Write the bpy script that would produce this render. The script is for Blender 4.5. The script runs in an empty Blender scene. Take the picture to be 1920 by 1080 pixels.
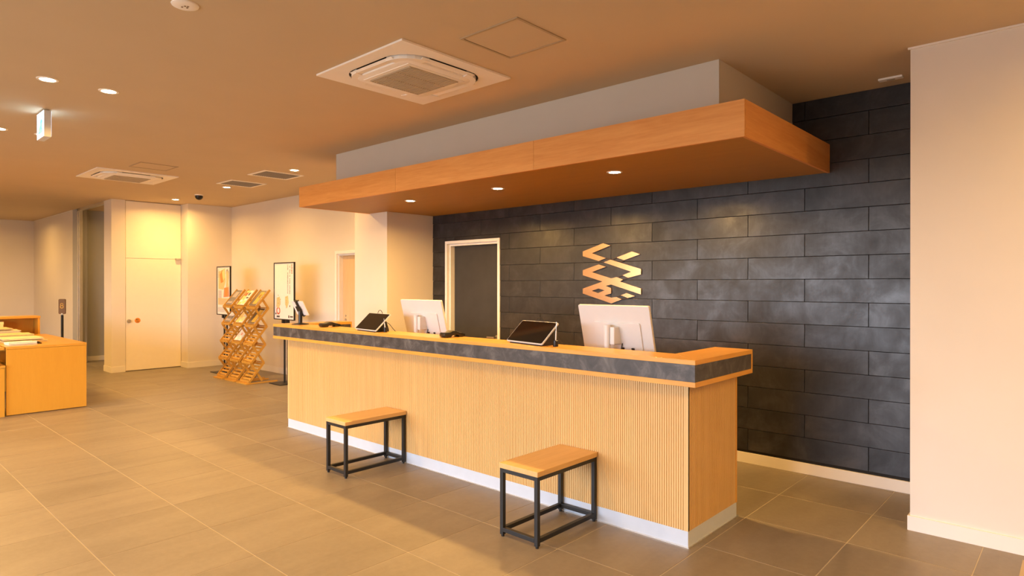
import bpy, bmesh, math, random
from mathutils import Vector, Matrix, Euler
from mathutils.geometry import tessellate_polygon

random.seed(7)
SC = bpy.context.scene
COL = SC.collection
R = math.radians

# ------------------------------------------------------------------ camera
cam_d = bpy.data.cameras.new('camera')
cam = bpy.data.objects.new('camera', cam_d)
COL.objects.link(cam)
cam.location = (0, 0, 1.5)
cam.rotation_euler = (R(90 - 0.1042), 0, R(42.2886))
cam_d.sensor_width = 36
cam_d.lens = 36 * 1187.508 / 1920
cam_d.shift_y = -(540 - 535.03) / 1920
cam_d.clip_start = 0.05
cam_d.clip_end = 200
SC.camera = cam

# ------------------------------------------------------------------ world, daylight, exposure
SKY = 16.2
SKYCOL = (0.85, 0.935, 1.10)
GROUND = (0.24, 0.23, 0.22)
world = bpy.data.worlds.new('world')
SC.world = world
world.use_nodes = True
bg = world.node_tree.nodes['Background']
bg.inputs['Strength'].default_value = SKY
# overcast sky above the horizon, dark street below it
_nt = world.node_tree
_tc = _nt.nodes.new('ShaderNodeTexCoord')
_sx = _nt.nodes.new('ShaderNodeSeparateXYZ')
_rp = _nt.nodes.new('ShaderNodeValToRGB')
_nt.links.new(_tc.outputs['Generated'], _sx.inputs['Vector'])
_nt.links.new(_sx.outputs['Z'], _rp.inputs['Fac'])
_rp.color_ramp.elements[0].position = 0.0
_rp.color_ramp.elements[0].color = (*GROUND, 1)
_rp.color_ramp.elements[1].position = 0.03
_rp.color_ramp.elements[1].color = (*SKYCOL, 1)
_nt.links.new(_rp.outputs['Color'], bg.inputs['Color'])
WARM = (1.0, 0.565, 0.15)
P_CEIL = 126.0      # power of one ceiling downlight
P_NEAR = 65.0      # power of the ceiling downlights above the viewer
P_CAN = 160.0       # power of one canopy downlight
SC.view_settings.view_transform = 'Standard'
SC.view_settings.look = 'None'
SC.view_settings.gamma = 1.0
SC.view_settings.exposure = 0.0
SC.view_settings.use_curve_mapping = False
SC.cycles.use_denoising = True
SC.cycles.max_bounces = 10
SC.cycles.diffuse_bounces = 6
SC.cycles.sample_clamp_indirect = 6

CURVE = [(0.10, 0.0), (0.20, 0.13), (0.34, 0.26), (0.5, 0.40), (0.64, 0.57), (0.80, 0.78), (1.0, 0.92)]

# daylight portal in the shop window behind the camera (guides sampling of the sky, emits nothing itself)
WIN = (-8.8, -0.75, 0.08, 2.62)
WY = -5.0
pl_d = bpy.data.lights.new('window_portal', 'AREA')
pl_d.shape = 'RECTANGLE'
pl_d.size = WIN[1] - WIN[0]
pl_d.size_y = WIN[3] - WIN[2]
pl_d.cycles.is_portal = True
pl = bpy.data.objects.new('window_portal', pl_d)
COL.objects.link(pl)
pl.location = ((WIN[0] + WIN[1]) / 2, WY + 0.0, (WIN[2] + WIN[3]) / 2)
pl.rotation_euler = (R(90), 0, 0)

# ------------------------------------------------------------------ measured layout (metres)
CEIL = 2.942
BACK = 5.2575                       # face of the dark siding wall
BX0, BX1, BY0, BY1 = -6.2077, -1.678, 3.3323, 4.0029   # counter body
TX0, TX1, TY0, TY1 = -6.3693, -1.5948, 3.2491, 4.0528  # counter top
TIX, TIY = -1.8475, 3.4963
KZ = 0.0932
TZ0, TZ1, TZ2, TZ3 = 0.9296, 0.958, 1.0538, 1.0805
CX0, CX1, CY0, CZ0, CZ1 = -6.4954, -1.4722, 3.6198, 2.3566, 2.5756   # canopy
SX0, SX1, SY0 = -6.1852, -1.7506, 3.8959               # bulkhead above it
PX0, PX1, PY = -6.80, -6.1357, 4.5485                  # pillar
RWX, RWY = -0.8034, 4.4986                             # right wall
LWX, LWY = -17.85, 3.36                                # far left room
DWX, NWX = -12.2, -11.9                                # white door wall / return wall

# ------------------------------------------------------------------ materials
MATS = {}

def newmat(name, rough=0.6, metal=0.0, spec=0.5):
    m = bpy.data.materials.new(name)
    m.use_nodes = True
    nt = m.node_tree
    b = nt.nodes['Principled BSDF']
    b.inputs['Roughness'].default_value = rough
    b.inputs['Metallic'].default_value = metal
    b.inputs['Specular IOR Level'].default_value = spec
    MATS[name] = m
    return m, nt, b

def ramp(nt, fac, stops):
    r = nt.nodes.new('ShaderNodeValToRGB')
    e = r.color_ramp.elements
    e[0].position, e[0].color = stops[0][0], (*stops[0][1], 1)
    e[1].position, e[1].color = stops[-1][0], (*stops[-1][1], 1)
    for p, c in stops[1:-1]:
        n = e.new(p)
        n.color = (*c, 1)
    nt.links.new(fac, r.inputs['Fac'])
    return r.outputs['Color']

def coords(nt, scale=(1, 1, 1), kind='Object', rnd=False):
    tc = nt.nodes.new('ShaderNodeTexCoord')
    mp = nt.nodes.new('ShaderNodeMapping')
    mp.inputs['Scale'].default_value = scale
    nt.links.new(tc.outputs[kind], mp.inputs['Vector'])
    if rnd:
        oi = nt.nodes.new('ShaderNodeObjectInfo')
        mu = nt.nodes.new('ShaderNodeMath')
        mu.operation = 'MULTIPLY'
        mu.inputs[1].default_value = 37.0
        nt.links.new(oi.outputs['Random'], mu.inputs[0])
        nt.links.new(mu.outputs[0], mp.inputs['Location'])
    return mp.outputs['Vector']

def noise(nt, vec, scale, detail=4, rough=0.55, dist=0.0):
    n = nt.nodes.new('ShaderNodeTexNoise')
    n.inputs['Scale'].default_value = scale
    n.inputs['Detail'].default_value = detail
    n.inputs['Roughness'].default_value = rough
    n.inputs['Distortion'].default_value = dist
    nt.links.new(vec, n.inputs['Vector'])
    return n.outputs['Fac']

def bump(nt, b, height, strength, dist=0.002):
    bp = nt.nodes.new('ShaderNodeBump')
    bp.inputs['Strength'].default_value = strength
    bp.inputs['Distance'].default_value = dist
    nt.links.new(height, bp.inputs['Height'])
    nt.links.new(bp.outputs['Normal'], b.inputs['Normal'])

def plain(name, col, rough=0.6, metal=0.0, var=0.04, spec=0.5, nscale=14):
    m, nt, b = newmat(name, rough, metal, spec)
    f = noise(nt, coords(nt), nscale, 3)
    lo = tuple(max(0, c * (1 - var)) for c in col)
    hi = tuple(min(1, c * (1 + var)) for c in col)
    nt.links.new(ramp(nt, f, [(0.3, lo), (0.7, hi)]), b.inputs['Base Color'])
    return m

def paint(name, col, rough=0.85):
    m, nt, b = newmat(name, rough, 0, 0.25)
    v = coords(nt)
    f = noise(nt, v, 2.0, 3)
    nt.links.new(ramp(nt, f, [(0.3, tuple(c * 0.98 for c in col)), (0.7, tuple(min(1, c * 1.015) for c in col))]), b.inputs['Base Color'])
    bump(nt, b, noise(nt, v, 90, 3), 0.08, 0.001)
    return m

def wood(name, dark, light, axis='x', rough=0.45, fine=1.0, contrast=1.0, rnd=True):
    m, nt, b = newmat(name, rough, 0, 0.4)
    s = {'x': (0.7, 9, 9), 'y': (9, 0.7, 9), 'z': (9, 9, 0.7)}[axis]
    v = coords(nt, tuple(k * fine for k in s), rnd=rnd)
    f1 = noise(nt, v, 1.6, 5, 0.6, 0.9)
    f2 = noise(nt, v, 9.0, 3, 0.6)
    mx = nt.nodes.new('ShaderNodeMix')
    mx.inputs['Factor'].default_value = 0.35
    nt.links.new(f1, mx.inputs['A'])
    nt.links.new(f2, mx.inputs['B'])
    k = 0.5 / contrast
    nt.links.new(ramp(nt, mx.outputs['Result'], [(max(0, 0.5 - 0.22 / contrast), dark), (min(1, 0.5 + 0.2 / contrast), light)]), b.inputs['Base Color'])
    bump(nt, b, f2, 0.08, 0.001)
    return m

def emit(name, col, strength):
    m, nt, b = newmat(name, 0.5)
    b.inputs['Base Color'].default_value = (0.8, 0.8, 0.8, 1)
    b.inputs['Emission Color'].default_value = (*col, 1)
    b.inputs['Emission Strength'].default_value = strength
    return m

# wall and ceiling paint
M_WALL = paint('wall_paint', (0.745, 0.68, 0.605))
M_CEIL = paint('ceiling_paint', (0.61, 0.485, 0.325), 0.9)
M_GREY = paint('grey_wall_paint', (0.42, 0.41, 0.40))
M_SOFF = paint('bulkhead_paint', (0.60, 0.55, 0.48))
M_BASE = paint('baseboard_vinyl', (0.80, 0.75, 0.69), 0.5)
M_WHITE = plain('white_laminate', (0.86, 0.83, 0.80), 0.4, var=0.01)
M_DOORW = plain('white_door_panel', (0.88, 0.80, 0.68), 0.45, var=0.01)
M_KICK = plain('kick_laminate', (0.52, 0.57, 0.65), 0.5, var=0.02)
M_ALU = plain('aluminium', (0.75, 0.72, 0.68), 0.35, 0.9)
M_CHROME = plain('brushed_steel', (0.6, 0.58, 0.55), 0.3, 1.0)
M_BLACK = plain('black_steel', (0.010, 0.010, 0.010), 0.45)
M_BLKPL = plain('black_plastic', (0.012, 0.012, 0.012), 0.35)
M_SCREEN = plain('black_glass', (0.006, 0.006, 0.006), 0.06, var=0.0)
M_WPL = plain('white_plastic', (0.70, 0.71, 0.73), 0.38, var=0.01)
M_ACW = plain('fixture_white', (0.93, 0.88, 0.82), 0.5, var=0.01)
M_ACG = plain('grille_beige', (0.50, 0.42, 0.31), 0.6, var=0.03)
M_GRIL = plain('vent_fin', (0.34, 0.30, 0.26), 0.55, var=0.03)
M_HATCH = plain('hatch_frame_tan', (0.44, 0.335, 0.215), 0.7)
M_DARK = plain('dark_cavity', (0.02, 0.017, 0.014), 0.8)
M_BROWN = plain('brown_plate', (0.16, 0.085, 0.025), 0.45)
M_YEL = plain('yellow_print', (0.60, 0.36, 0.05), 0.5)
M_ORANGE = plain('orange_sticker', (0.75, 0.25, 0.02), 0.5)
M_COPPER = plain('copper_plate', (0.94, 0.52, 0.235), 0.25, 1.0, var=0.02)
M_COPDK = plain('emblem_dark', (0.05, 0.03, 0.02), 0.5, 0.3)
M_PAPW = plain('poster_paper', (0.86, 0.80, 0.75), 0.55, var=0.01)
M_INK = plain('poster_ink', (0.10, 0.075, 0.06), 0.6)
M_RED = plain('poster_red', (0.62, 0.12, 0.05), 0.6)
M_PINK = plain('poster_pink', (0.74, 0.30, 0.18), 0.6)
M_ORG = plain('poster_orange', (0.80, 0.27, 0.06), 0.6)
M_CRM = plain('poster_cream', (0.80, 0.55, 0.26), 0.6)
M_GREYP = plain('poster_grey', (0.42, 0.36, 0.32), 0.6)
M_OLIVE = plain('poster_olive', (0.50, 0.38, 0.16), 0.6)
M_NEWS = plain('newsprint', (0.60, 0.46, 0.20), 0.8, var=0.12, nscale=30)
M_NEWS2 = plain('newsprint_pale', (0.66, 0.54, 0.33), 0.8, var=0.10, nscale=30)
M_PAPER = plain('white_paper', (0.85, 0.80, 0.74), 0.7, var=0.03)
M_YPAP = plain('yellow_paper', (0.85, 0.66, 0.28), 0.7, var=0.03)
M_LENS = emit('lamp_lens', (1.0, 0.80, 0.48), 45)
M_EXITW = emit('sign_face_white', (0.54, 0.75, 1.0), 4.5)
M_EXITG = emit('sign_face_green', (0.10, 0.62, 0.38), 0.75)

W_FASC = wood('canopy_wood', (0.62, 0.255, 0.058), (0.78, 0.385, 0.12), 'x', 0.5)
W_FASY = wood('canopy_wood_side', (0.62, 0.255, 0.058), (0.78, 0.385, 0.12), 'y', 0.5)
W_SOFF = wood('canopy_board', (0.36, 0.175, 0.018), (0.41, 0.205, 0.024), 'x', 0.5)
W_TOPX = wood('counter_oak', (0.58, 0.262, 0.038), (0.72, 0.385, 0.075), 'x', 0.38)
W_TOPY = wood('counter_oak_return', (0.58, 0.262, 0.038), (0.72, 0.385, 0.075), 'y', 0.38)
W_RIB = wood('ribbed_oak', (0.61, 0.385, 0.145), (0.71, 0.475, 0.205), 'z', 0.5, fine=0.6, contrast=0.8)
W_RIBY = W_RIB
W_STOOL = wood('stool_oak', (0.58, 0.345, 0.130), (0.70, 0.45, 0.195), 'y', 0.4)
W_TABLE = wood('table_oak', (0.54, 0.265, 0.028), (0.61, 0.315, 0.04), 'z', 0.4, contrast=0.7)
W_TABLX = wood('table_oak_top', (0.54, 0.265, 0.036), (0.61, 0.315, 0.05), 'x', 0.3, contrast=0.7)
W_RACK = wood('rack_pine', (0.46, 0.225, 0.028), (0.58, 0.305, 0.050), 'y', 0.5)
W_DOOR = wood('pale_door_wood', (0.62, 0.42, 0.22), (0.72, 0.51, 0.29), 'z', 0.5, contrast=1.2)

def tile_mat():
    m, nt, b = newmat('floor_tile', 0.42, 0, 0.45)
    v = coords(nt, (2.2, 0.55, 1), rnd=True)
    f1 = noise(nt, v, 1.7, 6, 0.6, 0.6)
    v2 = coords(nt, (1, 1, 1), rnd=True)
    f2 = noise(nt, v2, 26, 4, 0.7)
    mx = nt.nodes.new('ShaderNodeMix')
    mx.inputs['Factor'].default_value = 0.32
    nt.links.new(f1, mx.inputs['A'])
    nt.links.new(f2, mx.inputs['B'])
    c = ramp(nt, mx.outputs['Result'], [(0.28, (0.180, 0.147, 0.114)), (0.5, (0.230, 0.191, 0.148)), (0.72, (0.275, 0.231, 0.178))])
    oi = nt.nodes.new('ShaderNodeObjectInfo')
    mr = nt.nodes.new('ShaderNodeMapRange')
    mr.inputs['To Min'].default_value = 0.94
    mr.inputs['To Max'].default_value = 1.05
    nt.links.new(oi.outputs['Random'], mr.inputs['Value'])
    mm = nt.nodes.new('ShaderNodeMix')
    mm.data_type = 'RGBA'
    mm.blend_type = 'MULTIPLY'
    mm.inputs['Factor'].default_value = 1
    nt.links.new(c, mm.inputs['A'])
    nt.links.new(mr.outputs['Result'], mm.inputs['B'])
    nt.links.new(mm.outputs['Result'], b.inputs['Base Color'])
    bump(nt, b, f2, 0.05, 0.001)
    return m

def siding_mat():
    m, nt, b = newmat('dark_siding', 0.44, 0, 0.52)
    v = coords(nt, (1, 1, 1), rnd=True)
    f1 = noise(nt, v, 4.2, 6, 0.66, 0.5)
    f2 = noise(nt, coords(nt, (9, 9, 1.6), rnd=True), 4.0, 4, 0.6)
    mx = nt.nodes.new('ShaderNodeMix')
    mx.inputs['Factor'].default_value = 0.14
    nt.links.new(f1, mx.inputs['A'])
    nt.links.new(f2, mx.inputs['B'])
    c = ramp(nt, mx.outputs['Result'], [(0.34, (0.009, 0.009, 0.012)), (0.5, (0.023, 0.023, 0.028)), (0.68, (0.052, 0.052, 0.060))])
    nt.links.new(c, b.inputs['Base Color'])
    mr = nt.nodes.new('ShaderNodeMapRange')
    mr.inputs['From Min'].default_value = 0.35
    mr.inputs['From Max'].default_value = 0.65
    mr.inputs['To Min'].default_value = 0.47
    mr.inputs['To Max'].default_value = 0.28
    nt.links.new(mx.outputs['Result'], mr.inputs['Value'])
    nt.links.new(mr.outputs['Result'], b.inputs['Roughness'])
    bump(nt, b, f1, 0.05, 0.001)
    return m

def stone_mat():
    m, nt, b = newmat('grey_stone', 0.45, 0, 0.4)
    v = coords(nt, (1, 1, 1))
    f1 = noise(nt, v, 9.0, 6, 0.68, 0.7)
    c = ramp(nt, f1, [(0.30, (0.032, 0.029, 0.029)), (0.5, (0.066, 0.060, 0.060)), (0.74, (0.17, 0.158, 0.155))])
    nt.links.new(c, b.inputs['Base Color'])
    bump(nt, b, f1, 0.1, 0.001)
    return m

M_TILE = tile_mat()
M_SIDE = siding_mat()
M_STONE = stone_mat()
M_GROUT = plain('grout', (0.46, 0.395, 0.31), 0.85, var=0.05)
M_DOORD = plain('dark_door_panel', (0.034, 0.033, 0.033), 0.5, var=0.18, nscale=5)
M_MAT = plain('entrance_mat_fibre', (0.30, 0.17, 0.06), 0.95, var=0.5, nscale=220)

# ------------------------------------------------------------------ mesh helpers
def bx(bm, x0, x1, y0, y1, z0, z1):
    vs = [bm.verts.new(p) for p in ((x0, y0, z0), (x1, y0, z0), (x1, y1, z0), (x0, y1, z0),
                                    (x0, y0, z1), (x1, y0, z1), (x1, y1, z1), (x0, y1, z1))]
    for f in ((3, 2, 1, 0), (4, 5, 6, 7), (0, 1, 5, 4), (1, 2, 6, 5), (2, 3, 7, 6), (3, 0, 4, 7)):
        bm.faces.new([vs[i] for i in f])
    return vs

def prism(bm, pts, z0, z1, plane='xy'):
    """extrude a (possibly concave) outline; plane xy -> along z, xz -> along y, yz -> along x"""
    def P(a, b, c):
        return {'xy': (a, b, c), 'xz': (a, c, b), 'yz': (c, a, b)}[plane]
    n = len(pts)
    lo = [bm.verts.new(P(a, b, z0)) for a, b in pts]
    hi = [bm.verts.new(P(a, b, z1)) for a, b in pts]
    bm.faces.new(lo[::-1])
    bm.faces.new(hi)
    for i in range(n):
        j = (i + 1) % n
        bm.faces.new((lo[i], lo[j], hi[j], hi[i]))

def cyl(bm, c, r, h, axis='z', seg=24, r2=None):
    r2 = r if r2 is None else r2
    rings = []
    for k, rr in ((0, r), (1, r2)):
        ring = []
        for i in range(seg):
            a = 2 * math.pi * i / seg
            u, w, t = rr * math.cos(a), rr * math.sin(a), h * k
            p = {'z': (u, w, t), 'y': (u, t, w), 'x': (t, u, w)}[axis]
            ring.append(bm.verts.new((c[0] + p[0], c[1] + p[1], c[2] + p[2])))
        rings.append(ring)
    bm.faces.new(rings[0][::-1])
    bm.faces.new(rings[1])
    for i in range(seg):
        j = (i + 1) % seg
        bm.faces.new((rings[0][i], rings[0][j], rings[1][j], rings[1][i]))

def lathe(bm, prof, c=(0, 0, 0), seg=32):
    rings = []
    for r, z in prof:
        if r < 1e-6:
            rings.append([bm.verts.new((c[0], c[1], c[2] + z))])
        else:
            rings.append([bm.verts.new((c[0] + r * math.cos(2 * math.pi * i / seg), c[1] + r * math.sin(2 * math.pi * i / seg), c[2] + z)) for i in range(seg)])
    for a, b in zip(rings, rings[1:]):
        for i in range(seg):
            j = (i + 1) % seg
            if len(a) == 1 and len(b) == 1:
                continue
            if len(a) == 1:
                bm.faces.new((a[0], b[j], b[i]))
            elif len(b) == 1:
                bm.faces.new((a[i], a[j], b[0]))
            else:
                bm.faces.new((a[i], a[j], b[j], b[i]))

def bar(bm, a, b, w, h=None, up=(0, 0, 1)):
    """square bar from point a to point b"""
    h = w if h is None else h
    a, b = Vector(a), Vector(b)
    d = (b - a).normalized()
    u = Vector(up)
    if abs(d.dot(u)) > 0.98:
        u = Vector((1, 0, 0))
    s = d.cross(u).normalized()
    u = s.cross(d).normalized()
    vs = []
    for p in (a, b):
        for i, j in ((-1, -1), (1, -1), (1, 1), (-1, 1)):
            vs.append(bm.verts.new(p + s * (w / 2 * i) + u * (h / 2 * j)))
    for f in ((3, 2, 1, 0), (4, 5, 6, 7), (0, 1, 5, 4), (1, 2, 6, 5), (2, 3, 7, 6), (3, 0, 4, 7)):
        bm.faces.new([vs[i] for i in f])

def tube(bm, pts, r, seg=8):
    pts = [Vector(p) for p in pts]
    rings = []
    for i, p in enumerate(pts):
        d = (pts[min(i + 1, len(pts) - 1)] - pts[max(i - 1, 0)]).normalized()
        u = Vector((0, 0, 1)) if abs(d.z) < 0.95 else Vector((1, 0, 0))
        s = d.cross(u).normalized()
        u = s.cross(d).normalized()
        rings.append([bm.verts.new(p + s * r * math.cos(2 * math.pi * k / seg) + u * r * math.sin(2 * math.pi * k / seg)) for k in range(seg)])
    for a, b in zip(rings, rings[1:]):
        for k in range(seg):
            j = (k + 1) % seg
            bm.faces.new((a[k], a[j], b[j], b[k]))
    bm.faces.new(rings[0][::-1])
    bm.faces.new(rings[-1])

def rrect(w, h, r, n=5):
    """rounded rectangle outline centred on 0"""
    out = []
    for cx, cy, a0 in ((w / 2 - r, h / 2 - r, 0), (-w / 2 + r, h / 2 - r, 90), (-w / 2 + r, -h / 2 + r, 180), (w / 2 - r, -h / 2 + r, 270)):
        for i in range(n + 1):
            a = R(a0 + 90 * i / n)
            out.append((cx + r * math.cos(a), cy + r * math.sin(a)))
    return out

def finish(bm, name, bevel=0.0, smooth=False, seg=2):
    bmesh.ops.recalc_face_normals(bm, faces=bm.faces)
    if bevel:
        es = [e for e in bm.edges if len(e.link_faces) == 2 and e.calc_face_angle(0) > R(30)]
        bmesh.ops.bevel(bm, geom=es, offset=bevel, segments=seg, affect='EDGES', profile=0.5)
    me = bpy.data.meshes.new(name)
    bm.to_mesh(me)
    bm.free()
    if smooth:
        for p in me.polygons:
            p.use_smooth = True
        me.set_sharp_from_angle(angle=R(35))
    return me

def obj(name, bm, mat, parent=None, bevel=0.0, smooth=False, loc=None, rot=None, label=None):
    me = finish(bm, name, bevel, smooth)
    me.materials.append(mat)
    o = bpy.data.objects.new(name, me)
    COL.objects.link(o)
    if parent is not None:
        o.parent = parent
    if loc is not None:
        o.location = loc
    if rot is not None:
        o.rotation_euler = rot
    if label:
        o['label'] = label
    return o

def B():
    return bmesh.new()

def box(name, x0, x1, y0, y1, z0, z1, mat, parent=None, bevel=0.0, label=None):
    bm = B()
    cx, cy, cz = (x0 + x1) / 2, (y0 + y1) / 2, (z0 + z1) / 2
    bx(bm, x0 - cx, x1 - cx, y0 - cy, y1 - cy, z0 - cz, z1 - cz)
    return obj(name, bm, mat, parent, bevel, loc=(cx, cy, cz), label=label)

def thing(name, label, cat, loc=(0, 0, 0), rotz=0.0, group=None):
    o = bpy.data.objects.new(name, None)
    COL.objects.link(o)
    o.location = loc
    o.rotation_euler = (0, 0, rotz)
    o.empty_display_size = 0.1
    return tag(o, label, cat, group)

def tag(o, label, cat, group=None):
    o['label'] = label
    o['category'] = cat
    if group:
        o['group'] = group
    return o

def struct(o, label=None, cat=None):
    o['kind'] = 'structure'
    if label:
        o['label'] = label
    if cat:
        o['category'] = cat
    return o

def dup(o, parent=None):
    c = o.copy()
    COL.objects.link(c)
    c.parent = parent
    for ch in list(o.children):
        dup(ch, c)
    return c

# ------------------------------------------------------------------ floor: grout bed + single tiles
FX0, FX1, FY0, FY1 = -18.3, 4.2, -5.2, 5.6
floor = struct(box('floor', FX0, FX1, FY0, FY1, -0.12, -0.0015, M_GROUT), 'floor of square taupe stone tiles with pale joints', 'floor')
T = 0.5937
TOX, TOY = -1.0345, 2.8265
TYS = 0.5975
F_PX, YAW = 1187.508, R(42.2886)
def to_px(x, y, z=0.0):
    f = -x * math.sin(YAW) + y * math.cos(YAW)
    r = x * math.cos(YAW) + y * math.sin(YAW)
    if f < 0.3:
        return None
    return 960 + F_PX * r / f, 533 - F_PX * (z - 1.5) / f

tiles = []
for i in range(int((FX0 - TOX) / T), int((FX1 - TOX) / T) + 1):
    for j in range(int((FY0 - TOY) / TYS), int((FY1 - TOY) / TYS) + 1):
        x0, y0 = TOX + i * T, TOY + j * TYS
        x1, y1 = x0 + T, y0 + TYS
        if x1 > FX1 or x0 < FX0 or y1 > FY1 + 0.3 or y0 < FY0:
            continue
        ps = [to_px(a, b) for a, b in ((x0, y0), (x1, y0), (x1, y1), (x0, y1))]
        area = 0.0
        if all(ps):
            xs = [min(max(p[0], 0), 1920) for p in ps]
            ys = [min(max(p[1], 0), 1080) for p in ps]
            area = abs(sum(xs[k] * ys[(k + 1) % 4] - xs[(k + 1) % 4] * ys[k] for k in range(4))) / 2
        tiles.append((area, (x0 + x1) / 2, (y0 + y1) / 2))
tiles.sort(reverse=True)
g = 0.0023
bm = B()
bx(bm, -T / 2 + g, T / 2 - g, -TYS / 2 + g, TYS / 2 - g, -0.012, 0)
tile_me = finish(bm, 'tile', 0.0012, seg=1)
tile_me.materials.append(M_TILE)
for a, cx, cy in tiles[:300]:
    o = bpy.data.objects.new('tile', tile_me)
    COL.objects.link(o)
    o.location = (cx, cy, 0)
    o.parent = floor
    o.matrix_parent_inverse = Matrix.Translation(-floor.location)
bm = B()
for a, cx, cy in tiles[300:]:
    bx(bm, cx - T / 2 + g, cx + T / 2 - g, cy - TYS / 2 + g, cy + TYS / 2 - g, -0.012, 0)
o = obj('tile_field', bm, M_TILE, floor, loc=(0, 0, 0))
o.matrix_parent_inverse = Matrix.Translation(-floor.location)
o['kind'] = 'stuff'

# ------------------------------------------------------------------ ceiling and plain walls
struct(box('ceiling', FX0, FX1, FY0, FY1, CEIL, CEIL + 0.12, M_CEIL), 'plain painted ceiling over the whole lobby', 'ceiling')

def wall(name, boxes, mat, label):
    bm = B()
    for b in boxes:
        bx(bm, *b)
    return struct(obj(name, bm, mat), label, 'wall')

H0, H1 = -0.05, CEIL + 0.05
wall('wall_left', [(FX0, LWX, FY0, LWY + 0.2, H0, H1)], M_WALL, 'beige wall at the far left end of the lobby')
wall('wall_left_alcove', [(LWX - 0.1, -14.6, LWY, LWY + 0.16, H0, H1)], M_WALL, 'beige wall behind the newspaper table, left of the dark opening')
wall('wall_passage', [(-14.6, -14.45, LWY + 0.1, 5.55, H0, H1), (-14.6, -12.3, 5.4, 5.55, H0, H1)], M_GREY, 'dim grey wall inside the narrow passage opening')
wall('wall_left_pier', [(-12.6, DWX, LWY, 3.57, H0, H1), (-12.6, DWX - 0.05, 3.55, 4.6, H0, H1), (-12.6, NWX, 4.475, BACK + 0.1, H0, H1)], M_WALL, 'beige return wall holding the tall white door')
D2 = (-8.37, -7.42, 1.996)
wall('wall_back_left', [(-12.4, D2[0], BACK, BACK + 0.3, H0, H1), (D2[1], PX1 - 0.1, BACK, BACK + 0.3, H0, H1), (D2[0], D2[1], BACK, BACK + 0.3, D2[2], H1), (D2[0] - 0.1, D2[1] + 0.1, BACK + 0.22, BACK + 0.32, H0, H1)], M_WALL, 'beige wall behind the brochure rack and poster stand')
wall('wall_pillar', [(PX0, PX1, PY, BACK + 0.05, H0, H1)], M_WALL, 'square beige pillar at the left end of the counter canopy')
wall('wall_right', [(RWX, FX1, RWY, BACK + 0.3, H0, H1)], M_WALL, 'plain beige wall at the right edge of the view')
wall('wall_side', [(FX1 - 0.12, FX1, FY0, RWY + 0.1, H0, H1)], M_WALL, 'plain beige wall on the right side of the lobby')
wall('wall_entrance', [(FX0, WIN[0], FY0, WY, H0, H1), (WIN[1], FX1, FY0, WY, H0, H1), (WIN[0], WIN[1], FY0, WY, WIN[3], H1), (WIN[0], WIN[1], FY0, WY, H0, WIN[2])], M_WALL, 'entrance wall with the wide shop window behind the viewer')
bm = B()
for k in range(9):
    x = WIN[0] + (WIN[1] - WIN[0]) * k / 8
    bx(bm, x - 0.025, x + 0.025, WY - 0.12, WY - 0.06, WIN[2], WIN[3])
bx(bm, WIN[0], WIN[1], WY - 0.12, WY - 0.06, WIN[2], WIN[2] + 0.05)
bx(bm, WIN[0], WIN[1], WY - 0.12, WY - 0.06, WIN[3] - 0.05, WIN[3])
struct(obj('window_1', bm, M_ALU), 'wide aluminium framed shop window in the entrance wall', 'window')

# baseboards
def baseboard(name, x0, x1, y0, y1, h, label):
    return struct(box(name, x0, x1, y0, y1, 0.0, h, M_BASE, bevel=0.002), label, 'baseboard')
baseboard('baseboard_back', -6.13, RWX, BACK - 0.004, BACK + 0.02, 0.086, 'white baseboard under the dark plank wall')
bm = B()
prism(bm, [(RWX - 0.012, BACK - 0.01), (RWX - 0.012, RWY - 0.012), (FX1 - 0.13, RWY - 0.012), (FX1 - 0.13, RWY), (RWX, RWY), (RWX, BACK - 0.01)], 0.0, 0.088)
struct(obj('baseboard_right', bm, M_BASE), 'pale baseboard wrapping the right wall corner', 'baseboard')
bm = B()
prism(bm, [(-12.61, LWY + 0.02), (-12.61, LWY - 0.01), (DWX + 0.01, LWY - 0.01), (DWX + 0.01, 3.568), (DWX, 3.568), (DWX, LWY), (-12.6, LWY), (-12.6, LWY + 0.02)], 0.0, 0.10)
struct(obj('baseboard_pier', bm, M_BASE), 'pale baseboard around the pier left of the white door', 'baseboard')
bm = B()
prism(bm, [(DWX, 4.465), (NWX + 0.01, 4.465), (NWX + 0.01, BACK - 0.01), (D2[0] - 0.03, BACK - 0.01), (D2[0] - 0.03, BACK), (NWX, BACK), (NWX, 4.475), (DWX, 4.475)], 0.0, 0.10)
struct(obj('baseboard_left', bm, M_BASE), 'pale baseboard right of the white door and behind the rack', 'baseboard')
baseboard('baseboard_passage', -14.45, -14.435, LWY + 0.17, 5.4, 0.09, 'pale baseboard inside the dim passage')
# thin light cornice lines where walls meet the ceiling
struct(box('trim_1', RWX - 0.012, FX1 - 0.13, RWY - 0.012, RWY, CEIL - 0.012, CEIL, M_BASE), 'thin pale edge strip between right wall and ceiling', 'trim')
struct(box('trim_2', LWX, -14.6, LWY - 0.01, LWY, CEIL - 0.012, CEIL, M_BASE), 'thin pale edge strip above the alcove wall', 'trim')

# passage opening: aluminium jamb and head track
o = thing('passage_frame', 'slim aluminium frame of the full height dark opening left of the white door', 'door frame', (-14.1, LWY, 0))
box('jamb', -0.50, -0.16, 0.002, 0.16, 0, CEIL, M_GREY, o)
box('jamb', -0.16, -0.10, -0.004, 0.05, 0, CEIL, M_ALU, o, 0.002)
box('jamb', -0.05, -0.01, -0.004, 0.05, 0, CEIL, M_ALU, o, 0.002)
box('head_track', -0.16, 1.50, -0.004, 0.06, CEIL - 0.05, CEIL, M_ALU, o, 0.002)

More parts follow.
